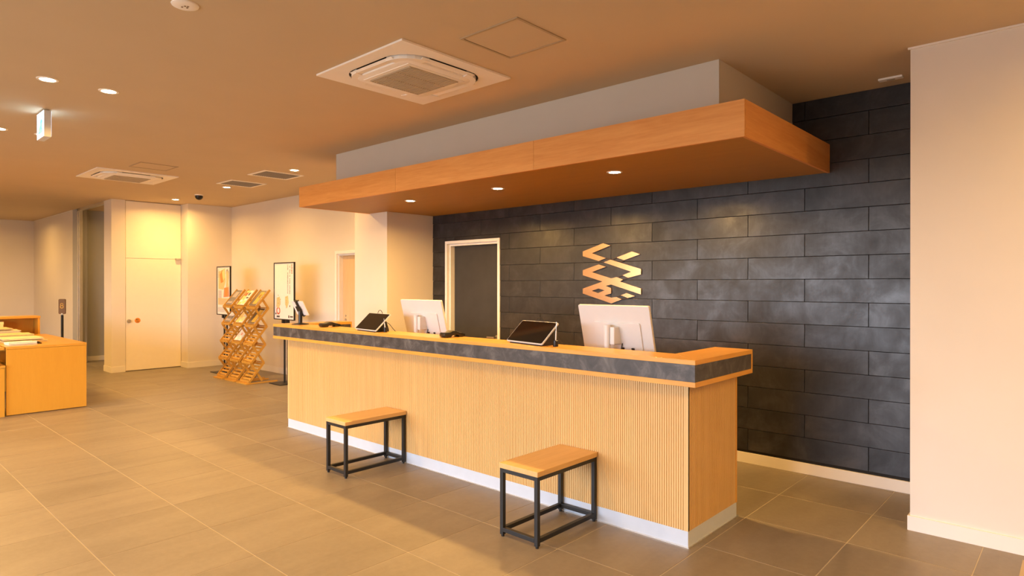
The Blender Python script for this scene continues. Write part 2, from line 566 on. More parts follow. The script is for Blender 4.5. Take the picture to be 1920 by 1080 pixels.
# ------------------------------------------------------------------ dark siding wall: every plank its own piece
D1 = (-5.895, -4.965, 2.030)
bm = B()
bx(bm, PX1 - 0.05, D1[0], BACK + 0.014, BACK + 0.3, H0, H1)
bx(bm, D1[1], RWX + 0.02, BACK + 0.014, BACK + 0.3, H0, H1)
bx(bm, D1[0], D1[1], BACK + 0.014, BACK + 0.3, D1[2], H1)
bx(bm, D1[0] - 0.1, D1[1] + 0.1, BACK + 0.2, BACK + 0.32, H0, H1)
wb = struct(obj('wall_back', bm, M_DARK), 'wall of long charcoal planks in running bond behind the counter', 'wall')
row_h, row_0 = 0.1787, 0.1098
half = 0.4523
nrow = 16
def plank(x0, x1, z0, z1):
    if x1 - x0 < 0.02 or z1 - z0 < 0.01:
        return
    bm = B()
    cx, cz = (x0 + x1) / 2, (z0 + z1) / 2
    a, h = (x1 - x0) / 2 - 0.0018, (z1 - z0) / 2 - 0.0016
    # lap profile: lower edge a little prouder than the upper edge
    prism(bm, [(-0.004, -h), (0.014, -h), (0.014, h), (0.0, h)], -a, a, 'yz')
    obj('plank', bm, M_SIDE, wb, bevel=0.0012, loc=(cx, BACK, cz))
for r in range(nrow):
    z0 = row_0 + r * row_h
    z1 = min(z0 + row_h, CEIL)
    if z0 > CEIL - 0.02:
        break
    # z 2.254-2.43 is row 12 and has a joint at x = -1.204
    off = 0.0 if r % 2 == 0 else -half
    xs = [RWX]
    x = -1.204 + off
    while x > PX1:
        xs.append(x)
        x -= 2 * half
    xs.append(PX1)
    for x1, x0 in zip(xs, xs[1:]):
        if z0 >= D1[2] or x1 <= D1[0] or x0 >= D1[1]:
            plank(x0, x1, z0, z1)
        else:
            if x0 < D1[0]:
                plank(x0, D1[0], z0, z1)
            if x1 > D1[1]:
                plank(D1[1], x1, z0, z1)
            if z1 > D1[2] + 0.015:
                plank(max(x0, D1[0]), min(x1, D1[1]), D1[2], z1)

# ------------------------------------------------------------------ doors
def door_frame(o, w, h, fw, depth, mat, proud=0.012):
    for x0, x1 in ((0, fw), (w - fw, w)):
        box('jamb', x0, x1, -proud, depth, 0, h - fw, mat, o, 0.002)
    box('head', 0, w, -proud, depth, h - fw, h, mat, o, 0.002)

d = struct(thing('door_1', 'charcoal flush door in a white frame in the dark plank wall', 'door', (D1[0], BACK, 0)))
door_frame(d, D1[1] - D1[0], D1[2], 0.035, 0.03, M_WHITE)
box('inner_jamb', 0.035, 0.06, 0.03, 0.15, 0, D1[2] - 0.035, M_WHITE, d)
box('inner_jamb', 0.87, 0.895, 0.03, 0.15, 0, D1[2] - 0.035, M_WHITE, d)
box('inner_head', 0.06, 0.87, 0.03, 0.15, D1[2] - 0.06, D1[2] - 0.035, M_WHITE, d)
box('leaf', 0.06, 0.87, 0.095, 0.135, 0.005, D1[2] - 0.062, M_DOORD, d, 0.002)
bm = B()
cyl(bm, (0.79, 0.035, 0.88), 0.009, 0.06, 'y', 12)
bar(bm, (0.80, 0.04, 0.88), (0.68, 0.04, 0.88), 0.016)
cyl(bm, (0.79, 0.086, 0.88), 0.025, 0.009, 'y', 20)
obj('lever_handle', bm, M_CHROME, d, label='brushed steel lever handle')

d = struct(thing('door_2', 'pale wooden sliding door in a white frame beside the pillar', 'door', (D2[0], BACK, 0)))
door_frame(d, D2[1] - D2[0], D2[2], 0.045, 0.02, M_WHITE)
box('inner_jamb', 0.045, 0.07, 0.02, 0.14, 0, D2[2] - 0.045, M_WHITE, d)
box('inner_head', 0.07, 0.9, 0.02, 0.14, D2[2] - 0.07, D2[2] - 0.045, M_WHITE, d)
box('leaf', 0.07, 0.9, 0.085, 0.12, 0.005, D2[2] - 0.07, W_DOOR, d, 0.002)
bm = B()
cyl(bm, (0.15, 0.075, 0.97), 0.018, 0.012, 'y', 20)
cyl(bm, (0.15, 0.075, 1.03), 0.012, 0.012, 'y', 20)
obj('lock', bm, M_CHROME, d, label='small round steel lock')

d = struct(thing('door_3', 'tall white flush door with a transom panel and round lock', 'door', (DWX, 3.57, 0)))
W3 = 0.905
box('leaf', -0.045, -0.008, 0.006, W3 - 0.006, 0.012, 1.945, M_DOORW, d, 0.002)
box('transom_panel', -0.045, -0.008, 0.006, W3 - 0.006, 1.951, CEIL - 0.01, M_DOORW, d, 0.002)
bm = B()
cyl(bm, (-0.010, 0.055, 0.865), 0.034, 0.010, 'x', 24)
cyl(bm, (0.0, 0.055, 0.865), 0.026, 0.028, 'x', 24)
obj('lock_knob', bm, M_CHROME, d, smooth=True, label='round brushed steel lock')
bm = B()
cyl(bm, (-0.008, 0.19, 0.87), 0.045, 0.002, 'x', 28)
st = obj('sticker', bm, M_ORANGE, d, label='round orange sticker with a brown mark')
bm = B()
bx(bm, -0.0065, -0.0052, 0.168, 0.184, 0.872, 0.897)
bx(bm, -0.0065, -0.0052, 0.192, 0.200, 0.868, 0.893)
bx(bm, -0.0065, -0.0052, 0.170, 0.212, 0.842, 0.852)
obj('sticker_mark', bm, M_BROWN, st)
box('closer', -0.01, 0.05, 0.80, 0.885, 1.935, 1.965, M_CHROME, d, 0.003, 'small steel hinge bracket at the top corner')

# ------------------------------------------------------------------ bulkhead and wooden canopy
struct(box('wall_bulkhead', SX0, SX1, SY0, BACK + 0.02, CZ1 - 0.04, H1, M_SOFF), 'grey painted bulkhead between canopy and ceiling', 'wall')
can = thing('canopy', 'long orange wood canopy with three downlights hanging over the counter', 'canopy', (CX0, CY0, CZ0))
L, Dp, Hc = CX1 - CX0, BACK - CY0 - 0.002, CZ1 - CZ0
joints = [0.0, 1.74, 3.42, L]
bms = 0.02
for k in range(3):
    o = box('fascia_board', joints[k] + 0.0008, joints[k + 1] - 0.0008, 0, bms, 0, Hc, W_FASC, can, 0.001)
box('end_board', L - bms, L, bms, Dp, 0, Hc, W_FASY, can, 0.001)
box('end_board', 0, bms, bms, Dp, 0, Hc, W_FASY, can, 0.001)
box('underside_board', bms, L - bms, bms, Dp, 0.003, 0.02, W_SOFF, can)
box('top_board', bms, L - bms, bms, Dp, Hc - 0.02, Hc - 0.002, W_SOFF, can)

# ------------------------------------------------------------------ downlights
def downlight(x, y, z, label, power, r=0.05, group='recessed downlights', angle=172, blend=0.05):
    t = thing('downlight', label, 'downlight', (x, y, z), 0, group)
    bm = B()
    lathe(bm, [(r * 0.86, 0.0), (r * 0.88, -0.004), (r * 1.18, -0.004), (r * 1.22, 0.0)], seg=32)
    obj('trim_ring', bm, M_ACW, t, smooth=True)
    bm = B()
    cyl(bm, (0, 0, -0.003), r * 0.86, 0.003, 'z', 28)
    obj('lens', bm, M_LENS, t, label='glowing warm white lens')
    ld = bpy.data.lights.new('bulb', 'SPOT')
    ld.energy = power
    ld.color = WARM
    ld.spot_size = R(angle)
    ld.spot_blend = blend
    ld.shadow_soft_size = 0.03
    # photometric curve of a recessed reflector lamp: strong core, weak wide spill
    ld.use_nodes = True
    nt = ld.node_tree
    em = next(n for n in nt.nodes if n.type == 'EMISSION')
    tc = nt.nodes.new('ShaderNodeTexCoord')
    sx = nt.nodes.new('ShaderNodeSeparateXYZ')
    ab = nt.nodes.new('ShaderNodeMath')
    ab.operation = 'ABSOLUTE'
    nt.links.new(tc.outputs['Normal'], sx.inputs['Vector'])
    nt.links.new(sx.outputs['Z'], ab.inputs[0])
    c = ramp(nt, ab.outputs[0], [(p, (v, v, v)) for p, v in CURVE])
    nt.links.new(c, em.inputs['Strength'])
    lo = bpy.data.objects.new('bulb', ld)
    COL.objects.link(lo)
    lo.parent = t
    lo.location = (0, 0, -0.04)
    return t

for x, w in ((-5.161, 'leftmost'), (-3.92, 'middle'), (-2.686, 'rightmost')):
    downlight(x, 4.122, CZ0 + 0.003, w + ' of the three glowing downlights under the wooden canopy', P_CAN, 0.05, 'canopy downlights')
for x, y, lab in ((-5.42, 1.10, 'glowing downlight directly above the exit sign, left one of the pair'),
                  (-5.415, 1.475, 'glowing downlight right of the exit sign, right one of the pair'),
                  (-7.464, 1.144, 'glowing downlight cut off by the left edge of the view'),
                  (-9.473, 4.112, 'glowing downlight touching the left ceiling vent grille'),
                  (-7.423, 4.073, 'glowing downlight beside the right ceiling vent grille near the canopy'),
                  (-11.489, 4.121, 'small glowing downlight in front of the tall white door')):
    downlight(x, y, CEIL, lab, P_CEIL, 0.055, 'ceiling downlights')
for x, ys in ((-11.5, (0.75, 1.10)), (-9.5, (0.75, 1.10)), (-7.464, (1.475,)), (-3.37, (0.75, 1.10)), (-1.32, (0.75, 1.10))):
    for y in ys:
        downlight(x, y, CEIL, 'one of the unseen recessed ceiling downlights, some added for their light', 60.0 if y == 4.3 else 110.0 if y == 2.30 else 90.0 if y == 4.00 else 255.0 if x > 0 else (P_NEAR if x > -4.5 else P_CEIL), 0.055, 'ceiling downlights outside the view')
for x, y in ((0.73, 4.00), (1.50, 2.35), (2.60, 2.35), (-13.8, 1.1), (-13.8, 1.475), (-16.25, 2.30), (-15.9, -1.2), (-13.45, 4.3),  # right pair and passage lamp are added to brighten counter end and passage
             (-13.6, -1.5), (-11.5, -1.5), (-9.5, -1.5), (-7.46, -1.5), (-5.42, -1.5), (-3.37, -1.5), (-1.32, -1.5)):
    downlight(x, y, CEIL, 'one of the unseen recessed ceiling downlights, some added for their light', 60.0 if y == 4.3 else 110.0 if y == 2.30 else 90.0 if y == 4.00 else 255.0 if x > 0 else (P_NEAR if x > -4.5 else P_CEIL), 0.055, 'ceiling downlights outside the view')

# ------------------------------------------------------------------ reception counter
ct = thing('reception_counter', 'long oak reception counter with ribbed front and dark stone band', 'counter', (BX0, BY0, 0))
ox, oy = BX0, BY0
def cb(name, x0, x1, y0, y1, z0, z1, mat, bevel=0.0, label=None):
    return box(name, x0 - ox, x1 - ox, y0 - oy, y1 - oy, z0, z1, mat, ct, bevel, label)
# plinth
cb('kick_board', BX0 + 0.002, BX1 - 0.002, BY0 + 0.002, BY0 + 0.02, 0.0, KZ, M_KICK, label='pale grey kick board')
cb('kick_board', BX1 - 0.02, BX1 - 0.002, BY0 + 0.02, BY1, 0.0, KZ, M_KICK)
cb('kick_board', BX0 + 0.002, BX0 + 0.02, BY0 + 0.02, BY1, 0.0, KZ, M_KICK)
cb('floor_strip', BX0 - 0.006, BX1 + 0.006, BY0 - 0.006, BY0 + 0.002, 0.0, 0.005, M_ALU)
cb('floor_strip', BX1 - 0.002, BX1 + 0.006, BY0 + 0.002, BY1 + 0.02, 0.0, 0.005, M_ALU)
# carcass behind the ribbed skins
cb('carcass', BX0 + 0.02, BX1 - 0.02, BY0 + 0.02, BY0 + 0.16, 0.0, TZ0, W_TOPX)
cb('carcass', BX1 - 0.15, BX1 - 0.02, BY0 + 0.16, BY1 - 0.004, 0.0, TZ0, W_TOPX)
cb('carcass', BX0 + 0.02, BX0 + 0.15, BY0 + 0.16, BY1 - 0.004, 0.0, TZ0, W_TOPX)
# ribbed skins (about 300 narrow vertical ribs: one mesh)
def ribbed(length, pitch, depth):
    pts = []
    n = int(round(length / pitch))
    p = length / n
    for k in range(n):
        s = k * p
        pts += [(s + p * 0.10, depth), (s + p * 0.20, 0.0), (s + p * 0.80, 0.0), (s + p * 0.90, depth)]
    return [(0, 0.02), (0, 0.0)] + pts[2:-2] + [(length, 0.0), (length, 0.02)]
def rib_mesh(length):
    bm = B()
    pts = ribbed(length, 0.0150, 0.0045)
    lo = [bm.verts.new((a, b, KZ)) for a, b in pts]
    hi = [bm.verts.new((a, b, TZ0)) for a, b in pts]
    for i in range(len(pts) - 1):
        bm.faces.new((lo[i], lo[i + 1], hi[i + 1], hi[i]))
    bm.faces.new((lo[-1], lo[0], hi[0], hi[-1]))
    # bottom and top caps as quads per rib
    zb = [bm.verts.new((a, 0.02, KZ)) for a, b in pts]
    for i in range(1, len(pts) - 2):
        bm.faces.new((lo[i], zb[i], zb[i + 1], lo[i + 1]))
    return bm
o = obj('ribbed_panel', rib_mesh(BX1 - BX0), W_RIB, ct, label='pale oak front of narrow vertical ribs')
o['kind'] = 'stuff'
o = obj('ribbed_panel', rib_mesh(BY1 - BY0 - 0.022), W_RIB, ct, loc=(BX1 - ox, 0.001, 0), rot=(0, 0, R(90)))
o['kind'] = 'stuff'
o = obj('ribbed_panel', rib_mesh(BY1 - BY0 - 0.022), W_RIB, ct, loc=(0, BY1 - BY0 - 0.021, 0), rot=(0, 0, R(-90)))
o['kind'] = 'stuff'
cb('edge_strip', BX1 - 0.15, BX1 + 0.002, BY1 - 0.02, BY1 + 0.0, KZ, TZ0, W_TOPX)
cb('edge_strip', BX0 - 0.012, BX0 + 0.0, BY0 + 0.004, BY0 + 0.016, KZ, TZ0, W_RIB)
# layered top: lower board, stone band, upper board, each as front run + two mitred returns
TIX0 = TX0 + (TX1 - TIX)
front = [(TX0, TY0), (TX1, TY0), (TIX, TIY), (TIX0, TIY)]
right = [(TX1, TY0), (TX1, TY1), (TIX, TY1), (TIX, TIY)]
left = [(TX0, TY0), (TIX0, TIY), (TIX0, TY1), (TX0, TY1)]
def layer(name, pts, z0, z1, mat, inset=0.0, bevel=0.0015, label=None):
    bm = B()
    cx = sum(p[0] for p in pts) / 4
    cy = sum(p[1] for p in pts) / 4
    q = []
    for px, py in pts:
        if inset:
            px = px - inset if px == TX1 else (px + inset if px == TX0 else px)
            py = py + inset if py == TY0 else (py - inset * 4.0 if py == TY1 else py)
        q.append((px - cx, py - cy))
    prism(bm, q, z0, z1)
    return obj(name, bm, mat, ct, bevel=bevel, loc=(cx - ox, cy - oy, 0), label=label)
for pts, m in ((front, W_TOPX), (right, W_TOPY), (left, W_TOPY)):
    layer('lower_board', pts, TZ0, TZ1, m)
    layer('stone_band', pts, TZ1, TZ2, M_STONE, 0.004, 0.0, 'mottled dark grey stone band')
    layer('top_board', pts, TZ2, TZ3, m)
cb('end_cap', TIX, TX1, TY1 - 0.016, TY1, TZ1, TZ2, W_TOPY)
cb('end_cap', TX0, TIX0, TY1 - 0.016, TY1, TZ1, TZ2, W_TOPY)
# staff-side desk on which the monitors stand
cb('staff_desk', TIX0 + 0.02, TIX - 0.02, BY0 + 0.16, 4.02, 0.70, 0.735, W_TOPX, 0.002)

# ------------------------------------------------------------------ stools
def stool(x0, x1, y0, y1, label):
    t = thing('stool', label, 'stool', ((x0 + x1) / 2, (y0 + y1) / 2, 0), 0, 'stools in front of the counter')
    w, l = (x1 - x0) / 2, (y1 - y0) / 2
    s = 0.0125
    zt = 0.408
    box('seat', -w - 0.006, w + 0.006, -l - 0.006, l + 0.002, zt, 0.438, W_STOOL, t, 0.0025)
    for sx in (-1, 1):
        for sy in (-1, 1):
            cx, cy = sx * (w - s), sy * (l - s)
            lg = box('leg', cx - s, cx + s, cy - s, cy + s, 0.012, zt, M_BLACK, t, 0.0015)
            bm = B()
            cyl(bm, (0, 0, 0), 0.010, 0.014, 'z', 14)
            obj('foot', bm, M_BLKPL, lg, loc=(0, 0, -(zt - 0.012) / 2 - 0.012))
    for sx in (-1, 1):
        cx = sx * (w - s)
        box('rail', cx - s, cx + s, -l + 2 * s, l - 2 * s, 0.030, 0.055, M_BLACK, t, 0.0015)
        box('rail', cx - s, cx + s, -l + 2 * s, l - 2 * s, zt - 0.025, zt, M_BLACK, t, 0.0015)
    for sy in (-1, 1):
        cy = sy * (l - s)
        box('rail', -w + 2 * s, w - 2 * s, cy - s, cy + s, 0.030, 0.055, M_BLACK, t, 0.0015)
        box('rail', -w + 2 * s, w - 2 * s, cy - s, cy + s, zt - 0.025, zt, M_BLACK, t, 0.0015)
    return t
stool(-4.500, -4.228, 2.742, 3.325, 'black framed stool with oak seat nearer the brochure rack, left of two')
stool(-2.592, -2.300, 2.742, 3.325, 'black framed stool with oak seat nearest the viewer, right of two')

# ------------------------------------------------------------------ wall emblem
lg = thing('wall_emblem', 'copper zigzag emblem mounted on the dark plank wall', 'emblem', (-3.4655, BACK - 0.012, 1.617))
PIECES = [
    [[(545, 218), (628, 243), (420, 330), (578, 385), (497, 417), (318, 363), (318, 310)]],
    [[(870, 310), (963, 340), (783, 408), (697, 378)]],
    [[(630, 402), (972, 507), (972, 568), (828, 607), (765, 577), (860, 537), (552, 432)]],
    [[(497, 456), (578, 482), (420, 542), (636, 612), (700, 598), (772, 626), (738, 648), (972, 727), (972, 793), (636, 682), (578, 697), (636, 722), (636, 782), (563, 805), (640, 830), (695, 822), (757, 848), (640, 895), (318, 783), (318, 728), (540, 648), (318, 577), (318, 520)],
     [(420, 752), (495, 727), (563, 747), (488, 778)]],
    [[(810, 778), (905, 812), (825, 833), (745, 802)]],
]
def emb(p):
    """crop measurement -> wall plane (x, z) relative to the emblem centre"""
    u, v = 1040 + p[0] / 6.0, 420 + p[1] / 6.0
    xr = (u - 960) / F_PX
    dx = -math.sin(YAW) + math.cos(YAW) * xr
    dy = math.cos(YAW) + math.sin(YAW) * xr
    k = (BACK - 0.014) / dy
    return dx * k + 3.4655, 1.5 - (v - 533.0) / F_PX * k - 1.617
for polys in PIECES:
    cu = bpy.data.curves.new('emblem_curve', 'CURVE')
    cu.dimensions = '2D'
    cu.fill_mode = 'BOTH'
    cu.extrude = 0.005
    for poly in polys:
        sp = cu.splines.new('POLY')
        sp.points.add(len(poly) - 1)
        for pt, p in zip(sp.points, poly):
            a, c = emb(p)
            pt.co = (a, c, 0, 1)
        sp.use_cyclic_u = True
    tmp = bpy.data.objects.new('emblem_tmp', cu)
    COL.objects.link(tmp)
    dg = bpy.context.evaluated_depsgraph_get()
    me = bpy.data.meshes.new_from_object(tmp.evaluated_get(dg))
    bpy.data.objects.remove(tmp)
    me.materials.clear()
    me.materials.append(M_COPPER)
    o = bpy.data.objects.new('emblem_piece', me)
    COL.objects.link(o)
    o.parent = lg
    o.rotation_euler = (R(90), 0, 0)
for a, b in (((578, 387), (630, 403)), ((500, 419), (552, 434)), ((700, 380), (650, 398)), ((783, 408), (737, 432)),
             ((765, 577), (708, 600)), ((828, 607), (772, 627)), ((695, 822), (747, 802)), ((757, 848), (825, 833))):  # thin dark bars across the gaps between the copper pieces
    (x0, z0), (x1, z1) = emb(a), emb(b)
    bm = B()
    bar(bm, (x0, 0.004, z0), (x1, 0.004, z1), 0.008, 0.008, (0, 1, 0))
    obj('link', bm, M_COPDK, lg, label='thin dark strip between the copper pieces')

# ------------------------------------------------------------------ white monitors seen from behind
def monitor(x0, x1, yt, zt, label):
    w = x1 - x0
    t = thing('monitor', label, 'monitor', ((x0 + x1) / 2, 3.80, 0.735), 0, 'white desktop monitors')
    h, th = 0.385, 0.022
    tilt = R(14.5)
    # panel local: origin at the top edge, y forward (towards the viewer is -y)
    py, pz = yt - 3.80, zt - 0.735
    def pl_(name, bm, mat, bevel=0.0, label=None, parent=None, smooth=False):
        return obj(name, bm, mat, t, bevel, loc=(0, py, pz), rot=(tilt, 0, 0), label=label, smooth=smooth)
    bm = B()
    prism(bm, [(a, b - h / 2) for a, b in rrect(w, h, 0.010)], 0.0, th, 'xz')
    pl_('housing', bm, M_WPL, 0.004)
    bm = B()
    prism(bm, [(a, b - h / 2) for a, b in rrect(w - 0.016, h - 0.03, 0.004)], th, th + 0.002, 'xz')
    pl_('screen', bm, M_SCREEN)
    bm = B()
    prism(bm, [(a + 0.02, b - 0.235) for a, b in rrect(0.37, 0.235, 0.012)], -0.010, 0.002, 'xz')
    pl_('back_cover', bm, M_WPL, 0.003, 'slightly raised white back cover')
    bm = B()
    prism(bm, [(a + 0.05, b - 0.30) for a, b in rrect(0.022, 0.014, 0.003)], -0.016, -0.009, 'xz')
    prism(bm, [(a + 0.13, b - 0.30) for a, b in rrect(0.022, 0.014, 0.003)], -0.016, -0.009, 'xz')
    pl_('port', bm, M_BLKPL, label='black cable ports')
    bm = B()
    cyl(bm, (-0.022, 0.0, 0.0), 0.023, 0.475, 'z', 28)
    ob = obj('stand_column', bm, M_WPL, t, smooth=True, loc=(0, -0.165, 0.012))
    bm = B()
    bx(bm, 0.004, 0.040, -0.175, -0.085, 0.355, 0.475)
    obj('stand_hinge', bm, M_WPL, t, 0.006)
    bm = B()
    prism(bm, [(a, b - 0.10) for a, b in rrect(0.24, 0.20, 0.03)], 0, 0.012)
    obj('stand_base', bm, M_WPL, t, 0.003)
    bm = B()
    tube(bm, [(0.05, -0.09, 0.36), (0.045, -0.11, 0.28), (0.03, -0.10, 0.18), (0.04, -0.06, 0.05), (0.05, 0.0, 0.008)], 0.004)
    obj('cable', bm, M_BLKPL, t, smooth=True)
    return t
monitor(-4.730, -4.165, 3.655, 1.357, 'white monitor seen from behind, nearer the pillar and white framed door')
monitor(-2.690, -2.120, 3.655, 1.354, 'white monitor seen from behind, below the copper emblem')

# ------------------------------------------------------------------ black touch displays with white rim
def touch_display(bl, br, up, label):
    bl, br, up = Vector(bl), Vector(br), Vector(up)
    xa = (br - bl).normalized()
    w = (br - bl).length
    h = up.length
    up = (up - xa * up.dot(xa)).normalized()
    nrm = xa.cross(up).normalized()     # faces the customer / up
    org = (bl + br) / 2
    base = Vector((org.x, org.y, TZ3))
    t = thing('touch_display', label, 'tablet', base, 0, 'touch displays on the counter')
    M = Matrix((xa, up, nrm)).transposed().to_4x4()
    M.translation = org - base
    def add(name, bm, mat, bevel=0.0, label=None):
        o = obj(name, bm, mat, t, bevel, label=label)
        o.matrix_local = M
        return o
    bm = B()
    prism(bm, [(a, b + h / 2) for a, b in rrect(w, h, 0.012)], -0.012, 0.0)
    add('rim', bm, M_WPL, 0.002, 'thin white rim')
    bm = B()
    prism(bm, [(a, b + h / 2) for a, b in rrect(w - 0.010, h - 0.010, 0.009)], 0.0, 0.0012)
    add('screen', bm, M_SCREEN, label='glossy black screen')
    yaw = math.atan2(xa.y, xa.x)
    bm = B()
    prism(bm, [(0.005, 0.0), (0.15, 0.0), (0.15, 0.02), (0.118, 0.115), (0.108, 0.115)], -w * 0.42, w * 0.42, 'yz')
    obj('stand', bm, M_BLKPL, t, 0.002, rot=(0, 0, yaw), label='black wedge stand')
    bm = B()
    pts = []
    for k in range(13):
        a = math.pi * k / 12
        pts.append((0.0 - 0.052 * math.cos(a), 0.152, 0.118 + 0.066 * math.sin(a)))
    tube(bm, pts, 0.0028, 8)
    obj('cable', bm, M_BLKPL, t, smooth=True, rot=(0, 0, yaw), label='black cable looping above the display')
    bm = B()
    tube(bm, [(w * 0.40, 0.12, 0.09), (w * 0.45, 0.15, 0.065), (w * 0.51, 0.17, 0.028), (w * 0.555, 0.185, 0.003)], 0.0024, 8)
    obj('cable', bm, M_BLKPL, t, smooth=True, rot=(0, 0, yaw))
    return t
touch_display((-4.953, 3.312, 1.096), (-4.567, 3.262, 1.096), (0.030, 0.146, 0.140), 'black touch display with white rim on the counter, left of the two')
touch_display((-3.105, 3.352, 1.096), (-2.715, 3.280, 1.096), (0.040, 0.146, 0.140), 'black touch display with white rim on the counter, right of the two')

def pen_cup(x, y, label, plabel, lean):
    bm = B()
    lathe(bm, [(0, 0.0), (0.017, 0.0), (0.0175, 0.002), (0.0175, 0.040), (0.015, 0.042), (0.012, 0.042), (0.012, 0.008), (0, 0.008)], seg=24)
    tag(obj('pen_holder', bm, M_BLKPL, loc=(x, y, TZ3), smooth=True), label, 'pen holder', 'black pen holders on the counter')
    t = thing('stylus_pen', plabel, 'pen', (x, y, TZ3 + 0.0095), 0, 'white pens standing in holders')
    top = Vector(lean)
    bm = B()
    tube(bm, [(0, 0, 0), tuple(top * 0.62)], 0.0045, 12)
    obj('barrel', bm, M_WPL, t, smooth=True)
    bm = B()
    tube(bm, [tuple(top * 0.62), tuple(top)], 0.0022, 10)
    obj('cap', bm, M_CHROME, t, smooth=True)
pen_cup(-2.650, 3.350, 'small black pen holder beside the right touch display', 'white pen standing upright beside the right touch display', (0.003, 0.004, 0.155))
pen_cup(-4.545, 3.352, 'small black pen holder beside the left touch display', 'white pen leaning behind the left touch display', (-0.012, -0.007, 0.11))

# ------------------------------------------------------------------ card terminals
def card_terminal(x, y, rz, label):
    t = thing('card_terminal', label, 'card reader', (x, y, TZ3), rz, 'black card terminals on the counter')
    prof = [(-0.095, 0.012), (-0.088, 0.004), (-0.070, 0.0), (-0.035, 0.0), (-0.020, 0.016), (0.012, 0.022), (0.040, 0.014), (0.045, 0.0), (0.085, 0.0), (0.100, 0.006),
            (0.102, 0.024), (0.055, 0.034), (0.010, 0.050), (-0.015, 0.052), (-0.045, 0.040), (-0.090, 0.036), (-0.096, 0.030)]
    bm = B()
    prism(bm, prof, -0.038, 0.038, 'yz')
    obj('body', bm, M_BLKPL, t, 0.003, smooth=True)
    bm = B()
    a = Vector((0, -0.093, 0.0372))
    bx(bm, -0.030, 0.030, -0.090, -0.050, 0.0375, 0.0395)
    obj('display', bm, M_SCREEN, t, 0.0005, label='small glossy display')
    for i in range(3):
        for j in range(4):
            cx, cy = -0.020 + 0.020 * i, 0.018 + 0.016 * j
            z = 0.0495 - (cy - 0.010) * 0.30
            bm = B()
            bx(bm, cx - 0.007, cx + 0.007, cy - 0.005, cy + 0.005, z - 0.004, z + 0.001)
            obj('key', bm, M_GREYP, t)
    return t
card_terminal(-5.520, 3.400, R(-6), 'black handheld card terminal between the tablet stand and left touch display')
card_terminal(-3.735, 3.400, R(-8), 'black handheld card terminal left of the right touch display')

# ------------------------------------------------------------------ tablet on a clamp stand
t = thing('tablet_stand', 'black round based clamp stand at the left end of the counter', 'tablet stand', (-6.085, 3.405, TZ3))
bm = B()
lathe(bm, [(0, 0), (0.088, 0), (0.088, 0.005), (0.080, 0.009), (0.030, 0.016), (0, 0.016)], seg=36)
obj('base', bm, M_BLKPL, t, smooth=True)
bm = B()
cyl(bm, (0, 0, 0.014), 0.020, 0.15, 'z', 20)
obj('pole', bm, M_BLKPL, t, smooth=True)
tl = R(27)
def cl(name, bm, mat=M_BLKPL, bevel=0.002):
    return obj(name, bm, mat, t, bevel, loc=(0.0, -0.012, 0.165), rot=(tl, 0, 0))
bm = B()
bx(bm, -0.016, 0.016, -0.008, 0.006, -0.085, 0.095)
cl('clamp_arm', bm)
bm = B()
bx(bm, -0.035, 0.035, -0.016, -0.004, -0.03, 0.03)
cl('clamp_plate', bm)
for z0 in (-0.093, 0.083):
    for sx in (-1, 1):
        bm = B()
        bx(bm, sx * 0.022 - 0.008, sx * 0.022 + 0.008, -0.008, 0.022, z0, z0 + 0.010)
        cl('claw', bm)
tb = thing('tablet', 'pale tablet seen from behind, held in the black clamp stand', 'tablet', (-6.085, 3.393, TZ3 + 0.165))
bm = B()
prism(bm, rrect(0.235, 0.165, 0.010), 0.0075, 0.0155, 'xz')
obj('case', bm, M_WPL, tb, 0.0015, rot=(tl, 0, 0))
bm = B()
prism(bm, rrect(0.222, 0.152, 0.006), 0.0155, 0.0165, 'xz')
obj('screen', bm, M_SCREEN, tb, rot=(tl, 0, 0))

